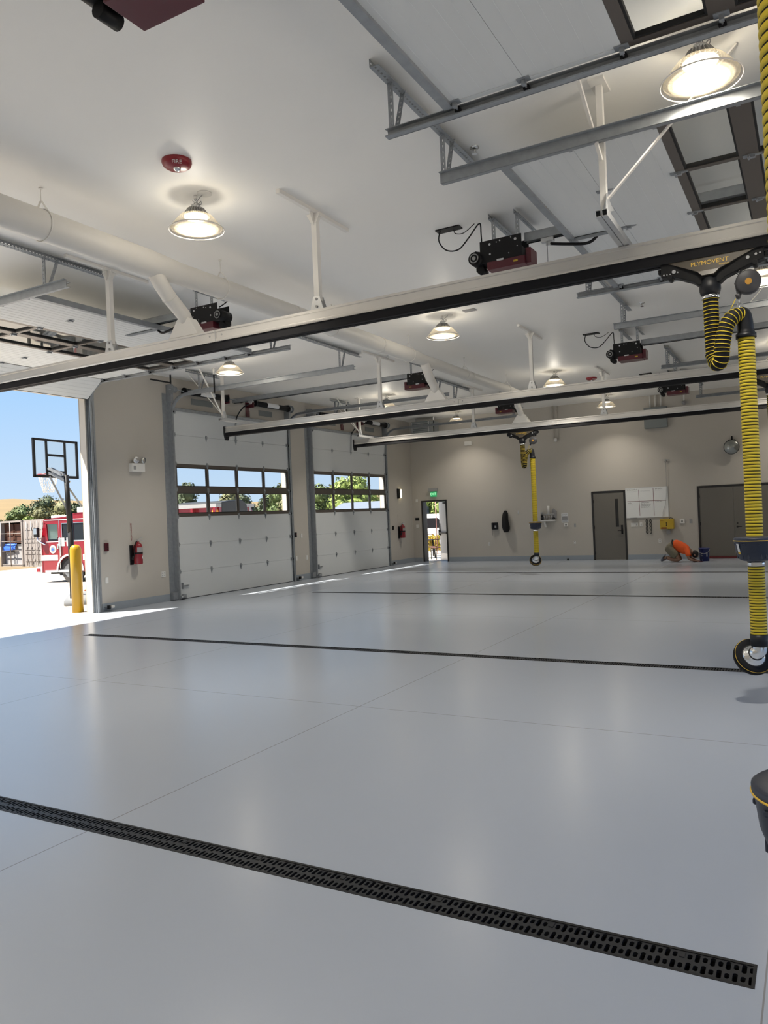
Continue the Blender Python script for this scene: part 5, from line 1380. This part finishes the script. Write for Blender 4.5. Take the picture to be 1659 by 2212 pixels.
mb = MB(); mb.cyl(TT(-.86, -.004, 1.40), TT(-.86, -.012, 1.40), .17, n=26); em = mb.build('door_emblem', 'offwhite', truck)
mb = MB(); mb.cyl(TT(-.86, -.012, 1.40), TT(-.86, -.015, 1.40), .115, n=24); mb.prism([(0, 0)], 0, 0, 0) if False else None; mb.build('emblem_disc', 'greybox', em)
mb = MB(TT); mb.prism([(-.93, 1.36), (-.79, 1.36), (-.83, 1.43), (-.86, 1.46), (-.90, 1.42)], 1, -.019, -.015); mb.build('emblem_picture', 'blue', em)
mb = MB(TT); mb.box(-.14, .17, -.012, -.002, 1.52, 1.86).box(-.55, -.25, -.012, -.002, 1.52, 1.86) ; mb.build('number_plate', 'offwhite', truck)
te = text_part('3', .30, .002, 'ink', 'lettering', truck, TT(.02, -.016, 1.69), (R(90), 0, math.atan2(.17, .985)))
mb = MB(TT); mb.box(-.62, -.55, -.04, -.0, 1.42, 1.62).box(-.47, -.42, -.05, 0, 1.1, 1.9); mb.build('grab_handle', 'chrome', truck)
mb = MB(); mb.lathe([(.0, .0), (.30, .0), (.33, .03), (.47, .03), (.52, .06), (.52, .25), (.47, .28), (.0, .28)], TT(0, .34, .5), -tb, 32); mb.build('wheel', 'tyre', truck)
mb = MB(); mb.lathe([(.0, .0), (.30, .0), (.33, .03), (.47, .03), (.52, .06), (.52, .25), (.47, .28), (.0, .28)], TT(4.7, .34, .5), -tb, 32); mb.build('wheel', 'tyre', truck)
mb = MB(); mb.lathe([(.06, .02), (.22, .01), (.30, .03)], TT(0, .03, .5), -tb, 24); mb.build('hub', 'asphalt', truck)
mb = MB(TT)
for k in range(12):
    a0, a1 = R(180-k*15), R(165-k*15)
    mb.prism([(.62*math.cos(a0), .5+.62*math.sin(a0)), (.70*math.cos(a0), .5+.70*math.sin(a0)), (.70*math.cos(a1), .5+.70*math.sin(a1)), (.62*math.cos(a1), .5+.62*math.sin(a1))], 1, -.03, .02)
mb.build('wheel_arch', 'galv_l', truck)
mb = MB(TT); mb.box(-.62, .62, .06, .5, .3, 1.1).box(-1.3, 1.8, .3, W-.3, .35, .5); mb.build('underbody', 'black', truck)
mb = MB(TT); mb.box(-1.78, -1.46, -.02, W+.02, .42, .68); bp = mb.build('bumper', 'galv_l', truck, .02)
mb = MB(TT); mb.box(-1.72, -1.56, -.05, -.02, .48, .62); mb.build('marker_light', 'red', bp)
mb = MB(TT); mb.box(-1.52, -1.44, .0, .5, 1.18, 1.45); mb.build('headlight', 'greyp', truck, .02)
mb = MB(TT); mb.box(-1.62, -1.42, -.26, -.10, 1.92, 2.32); mr = mb.build('side_mirror', 'black', truck, .03)
mb = MB(TT); mb.box(-1.60, -1.44, -.268, -.255, 2.05, 2.29); mb.build('mirror_glass', 'chrome', mr)
mb = MB(); mb.tube(spline([TT(-1.50, -.18, 1.95), TT(-1.46, -.18, 1.80), TT(-1.40, -.10, 1.72), TT(-1.25, .0, 1.60)], 5), .03, 8); mb.build('mirror_arm', 'chrome', truck)
mb = MB(TT); mb.box(-1.0, .3, .1, .55, 2.68, 2.80); mb.box(.35, .85, .1, .9, 2.86, 3.10); mb.build('roof_light_bar', 'offwhite', truck, .03)
# body behind the cab
mb = MB(TT); mb.box(1.95, 7.0, .0, W, .5, 2.36).box(1.95, 7.0, .22, W-.22, 2.36, 2.80); mb.build('body', 'fire_red', truck)
mb = MB(TT); mb.box(1.95, 7.0, -.02, .30, 2.34, 2.44); mb.build('white_rail', 'offwhite', truck)
mb = MB(TT); mb.box(1.95, 7.0, .0, W, 2.80, 2.94)
mb.build('hose_bed_rail', 'lgrey', truck)
mb = MB(TT)
for a in (2.6, 3.8, 5.0, 5.9, 6.9): mb.box(a-.05, a+.05, .0, .24, 2.44, 2.80)
mb.build('stanchion', 'fire_red', truck)
mb = MB(TT)
for a in (3.2, 4.4, 5.2, 6.2): mb.box(a-.012, a+.012, -.006, 0, .6, 2.30)
mb.build('locker_gap', 'chrome', truck)
for b0, b1, bl, nm in ((.0, .32, 'yellowpost', 'ybox'), (W-.32, W, 'redpost', 'red')):
    mb = MB(TT); mb.box(6.8, 7.05, b0, b1, 1.9, 2.42); mb.build('corner_post', 'offwhite', truck)
    mb = MB(TT)
    for k in range(3):
        z = 1.93+k*.17
        mb.add([(7.056, b0, z), (7.056, b1, z+.12), (7.056, b1, z+.24), (7.056, b0, z+.12)], [(0, 1, 2, 3)])
        mb.add([(6.8, -.006, z), (7.05, -.006, z+.12), (7.05, -.006, z+.24), (6.8, -.006, z+.12)], [(0, 1, 2, 3)]) if b0 == 0 else None
    mb.build('chevron', 'red', truck)
    mb = MB(TT)
    for k in range(3):
        z = 1.93+k*.17-.085
        mb.add([(7.057, b0, z+.05), (7.057, b1, z+.12+.05), (7.057, b1, z+.13), (7.057, b0, z+.05)], [(0, 1, 2, 3)])
        if b0 == 0: mb.add([(6.8, -.007, z), (7.05, -.007, z+.12), (7.05, -.007, z+.20), (6.8, -.007, z+.08)], [(0, 1, 2, 3)])
    mb.build('chevron', 'yellow', truck)
    c = (b0+b1)/2
    mb = MB(); mb.lathe([(.11, 0), (.13, .05), (.13, .08)], TT(6.85, c, 2.42), n=18); mb.build('beacon_base', 'black', truck)
    mb = MB(); mb.lathe([(.13, .08), (.13, .24), (.09, .32), (.0, .34)], TT(6.85, c, 2.42), n=18); mb.build('beacon', 'orangebeacon' if nm == 'ybox' else 'fire_red', truck)
mb = MB(TT); mb.prism([(.36, 2.3), (W-.46, 2.3), (W-.62, 2.92), (W-1.0, 3.10), (.9, 3.06), (.40, 3.0)], 0, 4.9, 7.02); mb.build('tarp_cover', 'tarp', truck, .04)
mb = MB(TT); mb.box(6.95, 7.03, W-.45, W-.34, 2.2, 2.85); mb.build('rear_panel', 'lgrey', truck)

# ------------------------------------------------------------------ storage containers with their load
CA_, ce, cn = Vector((-45.8, 31.02, -.5)), Vector((.997, -.077, 0)), Vector((.077, .997, 0))
def CT(off):
    def f(a, b, h):
        p = CA_+ce*(a+off)+cn*b; return (p.x, p.y, CA_.z+h)
    return f
def container(off, opened, label):
    T = CT(off); r = thing('shipping_container', label, 'shipping container', T(1.25, 0, 0), 'beige storage containers')
    w, h, L = 2.5, 2.92, 6.0
    mb = MB(T); mb.box(0, .12, 0, L, 0, h).box(w-.12, w, 0, L, 0, h).box(0, w, 0, L, h-.12, h).box(0, w, 0, L, 0, .14).box(0, w, L-.1, L, 0, h); mb.build('shell', 'container', r)
    if opened:
        mb = MB(T)
        for a in (.16, 1.22): mb.cyl((a, -.03, .05), (a, -.03, h-.05), .03, n=8)
        for z in (.12, 1.0, 1.6, 2.1): mb.box(.12, 2.38, -.02, .02, z, z+.04)
        mb.build('gate', 'container', r)
    else:
        for d0, d1 in ((.12, 1.24), (1.27, 2.38)):
            mb = MB(T); mb.box(d0, d1, .0, .05, .14, h-.12)
            for z in (.35, .8, 1.05, 1.5, 1.75, 2.3): mb.box(d0+.04, d1-.04, -.03, .0, z, z+.14)
            dr = mb.build('door', 'container', r)
            for q in (.30, .72):
                a = d0+q*(d1-d0)/1.0
                mb = MB(T); mb.cyl((a, -.07, .1), (a, -.07, h-.1), .022, n=8)
                for z in (.35, 1.2, 2.4): mb.box(a-.05, a+.05, -.075, 0, z, z+.06)
                mb.build('locking_bar', 'cont_d', dr)
    return r
container(.05, True, 'open beige shipping container at the left edge with brown and blue load')
container(2.70, False, 'closed beige shipping container just left of the fire truck cab')
T = CT(.05)
def crate(a0, a1, z0, z1, mat, label, nm='crate', b=.5):
    mb = MB(T); mb.box(a0, a1, .25, .25+b, z0, z1)
    for q in (.0, 1.): mb.box(a0+(a1-a0-.05)*q, a0+(a1-a0-.05)*q+.05, .22, .25, z0, z1)
    mb.box(a0, a1, .22, .25, z1-.05, z1).box(a0, a1, .22, .25, z0, z0+.05)
    tag(mb.build(nm, mat, None, loc=T((a0+a1)/2, .5, z0)), label, nm, 'load inside the open container')
crate(.2, 1.18, 2.02, 2.72, 'rust', 'upper left rusty brown crate in the open container'); crate(1.26, 2.32, 2.02, 2.72, 'rust', 'upper right rusty brown crate in the open container')
crate(.2, 1.18, 1.50, 2.0, 'rust', 'second row left brown crate in the open container'); crate(1.26, 2.32, 1.50, 2.0, 'rust', 'second row right brown crate in the open container')
crate(.2, 1.18, .14, .92, 'lgrey', 'left pale grey bin at the bottom of the open container', 'bin'); crate(1.26, 2.32, .14, 1.40, 'lgrey', 'right pale grey bin in the open container', 'bin')
mb = MB(); P = []
for i in range(9):
    t = i/8; P.append([T(.2+1.35*t, .1, .98+.12*t), T(.2+1.35*t, .06, 1.2+.05*math.sin(i)), T(.2+1.35*t, .2, 1.46), T(.2+1.35*t, .7, 1.46)])
mb.sheet(P, 0, True); tag(mb.build('tarp_bundle', 'blue', None, loc=T(.8, .2, 1.0)), 'bright blue tarp bundle in the open container', 'tarp')

# ------------------------------------------------------------------ trees
def polar(px, D, z):
    a = R(29.27)-math.atan((px-829)/1660.)
    rr = D/math.cos(math.atan((px-829)/1660.)); return (-rr*math.sin(a), rr*math.cos(a), z)
def tree(loc, h, w, leaf, label, blobs=7, n=900, ls=.32, trunk=True, name='tree', group=None, cat='tree', squash=1.):
    rr = random.Random(int(loc[0]*97+loc[1]*13+h*7))
    r = thing(name, label, cat, loc, group)
    x, y, z = loc; mb = MB(); cs = []
    base = h*.30 if trunk else h*.12
    for k in range(blobs):
        t = (k+.5)/blobs; hz = base+(h-base)*(.18+.74*t); sp = w*.5*(1-.75*t**2)
        a = k*2.4; q = rr.random()**.6*sp*.62
        cs.append((x+q*math.cos(a), y+q*math.sin(a), z+hz, max(.16*h, sp*.62)*(.8+.4*rr.random())))
    cs.append((x, y, z+base+(h-base)*.8, w*.28))
    tot = sum(c[3]**2 for c in cs)
    for (cx, cy, cz, cr) in cs:
        for _ in range(int(n*cr*cr/tot)+1):
            u = Vector((rr.gauss(0, 1), rr.gauss(0, 1), rr.gauss(0, 1))).normalized(); q = cr*(.62+.42*rr.random())
            p = Vector((cx, cy, cz))+Vector((u.x*q, u.y*q, u.z*q*.85*squash))
            if p.z < z+.05: continue
            nn = (u+Vector((rr.gauss(0, .5), rr.gauss(0, .5), rr.gauss(0, .5)))).normalized(); e = nn.orthogonal().normalized(); f = nn.cross(e); s = ls*(.6+.8*rr.random())
            ang = rr.random()*6.28; e2 = e*math.cos(ang)+f*math.sin(ang); f2 = nn.cross(e2)
            mb.add([p-e2*s*.5, p-f2*s*.28, p+e2*s*.5, p+f2*s*.28], [(0, 1, 2, 3)])
    if mb.v:
        for (cx, cy, cz, cr) in cs: mb.sphere((cx, cy, cz), cr*.66, 10, 0, (1, 1, .85*squash))
    mb.build('crown', LEAF[leaf], r)
    if trunk:
        mb = MB(); mb.tube([(x, y, z-.2), (x+.05*w*.2, y, z+base*.6), (x, y, z+h*.55)], [w*.05, w*.04, w*.02], 9); mb.build('trunk', 'bark', r)
    return r
G1 = 'trees on the hillside outside'; G2 = 'trees seen through the closed door windows'
tl = [(4, 92, 3.6, 3.4, 'dark', 'dark bush above the open container at the left edge', G1), (30, 100, 5.1, 3.8, 'mid', 'rounded green tree behind the open container', G1), (47, 100, 5.6, 3.9, 'mid', 'taller green tree on the hillside left of the backboard base', G1),
      (63, 88, 3.9, 3.0, 'light', 'light green bush between hillside trees and the hoop', G1), (80, 150, 8.0, 3.0, 'dark', 'slim dark conifer on the hill crest', G1), (102, 150, 9.0, 6.3, 'dark', 'broad dark tree on the hill crest left of the hoop pole', G1),
      (88, 95, 5.0, 5.0, 'olive', 'olive green tree beside the truck cab top', G1), (118, 140, 6.0, 3.0, 'olive', 'thin grey-green tree near the hoop pole', G1), (140, 120, 6.4, 9.0, 'olive', 'wide olive tree behind the hoop pole', G1), (165, 120, 6.3, 5.0, 'dark', 'dark tree right of the hoop pole', G1),
      (404, 62, 5.6, 3.0, 'dark', 'dark rounded oak in the leftmost window of the first closed door', G2), (385, 66, 4.3, 3.0, 'dark', 'low dark tree left of the oak in the first closed door window', G2), (438, 66, 4.0, 2.6, 'olive', 'low olive tree right of the oak in the first closed door window', G2),
      (495, 66, 5.0, 3.2, 'olive', 'olive tree above the black tarp of the truck', G2), (525, 68, 4.7, 2.8, 'dark', 'dark tree top right of the black tarp', G2), (580, 64, 4.6, 2.4, 'dark', 'dark tree behind the rear corner post of the truck', G2), (602, 62, 5.0, 2.6, 'mid', 'green tree in the right windows of the first closed door', G2), (625, 62, 5.4, 2.8, 'olive', 'broad tree beside the jamb in the right window of the first closed door', G2),
      (655, 60, 5.0, 3.0, 'mid', 'green tree behind the pier between the closed doors', G2),
      (690, 56, 4.7, 2.6, 'mid', 'green tree in the left windows of the far closed door', G2), (708, 58, 4.6, 2.2, 'olive', 'greyish tree in the left windows of the far closed door', G2), (740, 54, 5.1, 2.5, 'light', 'tall bright tree in the middle windows of the far closed door', G2), (772, 54, 5.2, 2.5, 'light', 'yellow-green tree left of the street lamp', G2), (803, 58, 4.0, 2.0, 'light', 'small bright tree right of the street lamp', G2)]
for px, D, h, w, lf, lab, g in tl: tree(polar(px, D, -.6), h, w, lf, lab, 7, 1300, .030*D**.5*1.25, True, 'tree', g)
for px, D, h, w, lf, lab in ((916, 49, 4.3, 3.2, 'light', 'bright leafy tree at the left of the open exit door view'), (940, 50, 4.7, 3.4, 'mid', 'green tree at the centre of the open exit door view'), (962, 50, 4.4, 3.2, 'dark', 'dark tree behind the open exit door leaf')):
    tree(polar(px, D, -.1), h, w, lf, lab, 8, 1500, .22, True, 'tree', 'trees beyond the exit door')
for px, D, lab in ((919, 33, 'yellow flowering bush left, beyond the exit door chairs'), (930, 33.4, 'yellow flowering bush in the middle, beyond the exit door chairs'), (941, 33, 'yellow flowering bush right, beyond the exit door chairs')):
    tree(polar(px, D, -.05), .85, .7, 'flower', lab, 4, 300, .09, False, 'bush', 'flowering bushes beyond the exit door', 'bush')
r = thing('street_lamp', 'grey street lamp with curved arm in the far closed door windows', 'street lamp', polar(790, 100, -.5))
x, y, z = polar(790, 100, -.5)
mb = MB(); mb.cyl((x, y, z), (x, y, z+7.0), .12, .09, 10).tube(spline([(x, y, z+6.9), (x-.3, y-.2, z+7.25), (x-1.4, y-.9, z+7.35), (x-2.2, y-1.4, z+7.25)], 5), .07, 8); mb.build('pole', 'galv', r)
mb = MB().box(x-2.7, x-2.0, y-1.75, y-1.25, z+7.15, z+7.3); mb.build('lamp_head', 'galv', r, .03)
# neighbouring house seen through the far door windows and one above the containers
def house(c, wx, wy, hw, hr, label, roof):
    r = thing('house', label, 'house', c); x, y, z = c
    MB().box(x-wx, x+wx, y-wy, y+wy, z, z+hw).build('wall', 'housew', r)
    mb = MB(); mb.prism([(y-wy-.5, z+hw-.1), (y+wy+.5, z+hw-.1), (y, z+hw+hr)], 0, x-wx-.4, x+wx+.4); mb.build('roof', roof, r)
    mb = MB().box(x+wx, x+wx+.03, y-wy*.4, y-wy*.05, z+hw*.45, z+hw*.8); mb.build('window', 'darkglass', r)
    mb = MB().box(x-wx*.3, x+wx*.2, y-wy-.03, y-wy, z+hw*.45, z+hw*.8); mb.build('window', 'darkglass', r)
house(polar(818, 48, -.6), 2.2, 3.2, 2.3, .95, 'pale house with light blue grey roof in the far closed door windows', 'roofm')
house(polar(40, 75, -.6), 2.8, 2.4, 2.3, .9, 'low house with green roof behind the containers', 'roofg')
# yard outside the exit door
r = thing('parked_car', 'white parked car outside the open exit door', 'car', polar(932, 40, -.1)); x, y, z = polar(932, 40, -.1)
mb = MB(); mb.prism([(x-2.3, z+.3), (x+2.3, z+.3), (x+2.3, z+.95), (x+1.5, z+1.05), (x+.9, z+1.7), (x-1.0, z+1.72), (x-1.7, z+1.08), (x-2.3, z+1.0)], 1, y-.9, y+.9); mb.build('body', 'carwhite', r, .06)
mb = MB(); mb.prism([(x-.85, z+1.08), (x+1.25, z+1.08), (x+.75, z+1.58), (x-.75, z+1.6)], 1, y-.915, y-.9); mb.build('window', 'darkglass', r)
for dx in (-1.4, 1.4): MB().cyl((x+dx, y-.92, z+.34), (x+dx, y-.7, z+.34), .34, n=20).build('wheel', 'tyre', r)
def yard_chair(px, D, rot, label):
    x, y, z = polar(px, D, -.02); r = thing('yard_chair', label, 'chair', (x, y, z), 'metal yard chairs outside the exit door'); c, s = math.cos(rot), math.sin(rot)
    def Q(a, b, h): return (x+a*c-b*s, y+a*s+b*c, z+h)
    for a in (-.24, .24):
        for b in (-.22, .22): MB().cyl(Q(a, b, 0), Q(a*.92, b, .44), .016, n=8).build('leg', 'black', r)
    MB(Q).box(-.25, .25, -.24, .24, .43, .46).build('seat', 'rust', r, .01)
    mb = MB(); mb.tube(spline([Q(-.24, .22, .44), Q(-.24, .27, .85), Q(0, .28, .92), Q(.24, .27, .85), Q(.24, .22, .44)], 5), .014, 7)
    for a in (-.12, 0, .12): mb.cyl(Q(a, .235, .46), Q(a, .275, .90), .008, n=6)
    mb.build('backrest', 'rust', r)
yard_chair(922, 29.5, .4, 'left metal yard chair outside the open exit door'); yard_chair(944, 28.6, -.7, 'right metal yard chair outside the open exit door')
r = thing('yard_table', 'small round table between the yard chairs outside the exit door', 'table', polar(932, 30.8, -.02)); x, y, z = polar(932, 30.8, -.02)
MB().cyl((x, y, z+.66), (x, y, z+.69), .32, n=24).build('tabletop', 'black', r); MB().cyl((x, y, z), (x, y, z+.66), .03, n=10).build('stem', 'black', r)
M['postcol'] = pbr('faded_red_paint', (.22, .09, .075), .6)
x, y, z = polar(941, 31.5, -.02)
tag(MB().cyl((x, y, z), (x, y, z+2.3), .02, n=10).build('sign_post', 'postcol', None, loc=(x, y, z)), 'thin reddish post outside the open exit door', 'post')
x, y, z = polar(935, 43, -.05)
mb = MB(); mb.box(x-3.2, x+3.2, y+.4, y+.6, z, z+1.75)
tag(mb.build('yard_wall', 'housew', None, loc=(x, y, z)), 'low pale wall behind the white car outside the exit door', 'garden wall')

# ------------------------------------------------------------------ camera
cam = bpy.data.cameras.new('camera'); cam.sensor_fit = 'VERTICAL'; cam.sensor_height = 36.; cam.lens = 1659.86/2212*36.; cam.clip_end = 2000; cam.clip_start = .05
co = bpy.data.objects.new('camera', cam); COL.objects.link(co)
yaw, pitch, roll = R(29.2657), R(.3445), R(-2.4909)
fw = Vector((-math.sin(yaw)*math.cos(pitch), math.cos(yaw)*math.cos(pitch), math.sin(pitch))); r0 = Vector((math.cos(yaw), math.sin(yaw), 0)); u0 = r0.cross(fw)
rt = r0*math.cos(roll)+u0*math.sin(roll); upv = -r0*math.sin(roll)+u0*math.cos(roll)
mt = Matrix.Identity(4)
for i, e in enumerate((rt, upv, -fw)):
    for k in range(3): mt[k][i] = e[k]
mt.translation = (0, 0, 1.66); co.matrix_world = mt
SC.camera = co

# ------------------------------------------------------------------ daylight
SUN = Vector((.43, .43, -1)).normalized()
sd = bpy.data.lights.new('sun', 'SUN'); sd.energy = 13.5; sd.angle = R(.53); sd.color = (1, .94, .84)
so = bpy.data.objects.new('sun', sd); COL.objects.link(so); so.rotation_euler = SUN.to_track_quat('-Z', 'Y').to_euler(); so.location = (-30, -20, 40)
w = bpy.data.worlds.new('sky'); SC.world = w; w.use_nodes = True; nt = w.node_tree
bg = nt.nodes['Background']; tc = nt.nodes.new('ShaderNodeTexCoord'); sp = nt.nodes.new('ShaderNodeSeparateXYZ'); rp = nt.nodes.new('ShaderNodeValToRGB')
nt.links.new(tc.outputs['Generated'], sp.inputs[0]); nt.links.new(sp.outputs[2], rp.inputs[0]); nt.links.new(rp.outputs[0], bg.inputs[0])
el = rp.color_ramp.elements; el[0].position = 0.; el[0].color = (.59, .74, .885, 1); el[1].position = 1.; el[1].color = (.10, .25, .62, 1)
for p_, c_ in ((.06, (.52, .69, .895, 1)), (.16, (.39, .615, .905, 1)), (.35, (.26, .50, .90, 1))):
    e_ = el.new(p_); e_.color = c_
bg.inputs['Strength'].default_value = .80

# ------------------------------------------------------------------ render settings that are not fixed by the renderer
vs = SC.view_settings; vs.view_transform = 'Standard'; vs.look = 'None'; vs.exposure = .46; vs.gamma = 1.; vs.use_curve_mapping = False
cy = SC.cycles; cy.use_denoising = True; cy.max_bounces = 10; cy.diffuse_bounces = 5; cy.glossy_bounces = 4; cy.transmission_bounces = 6; cy.transparent_max_bounces = 16; cy.sample_clamp_indirect = 6.; cy.caustics_reflective = True; cy.blur_glossy = 1.; cy.caustics_refractive = False
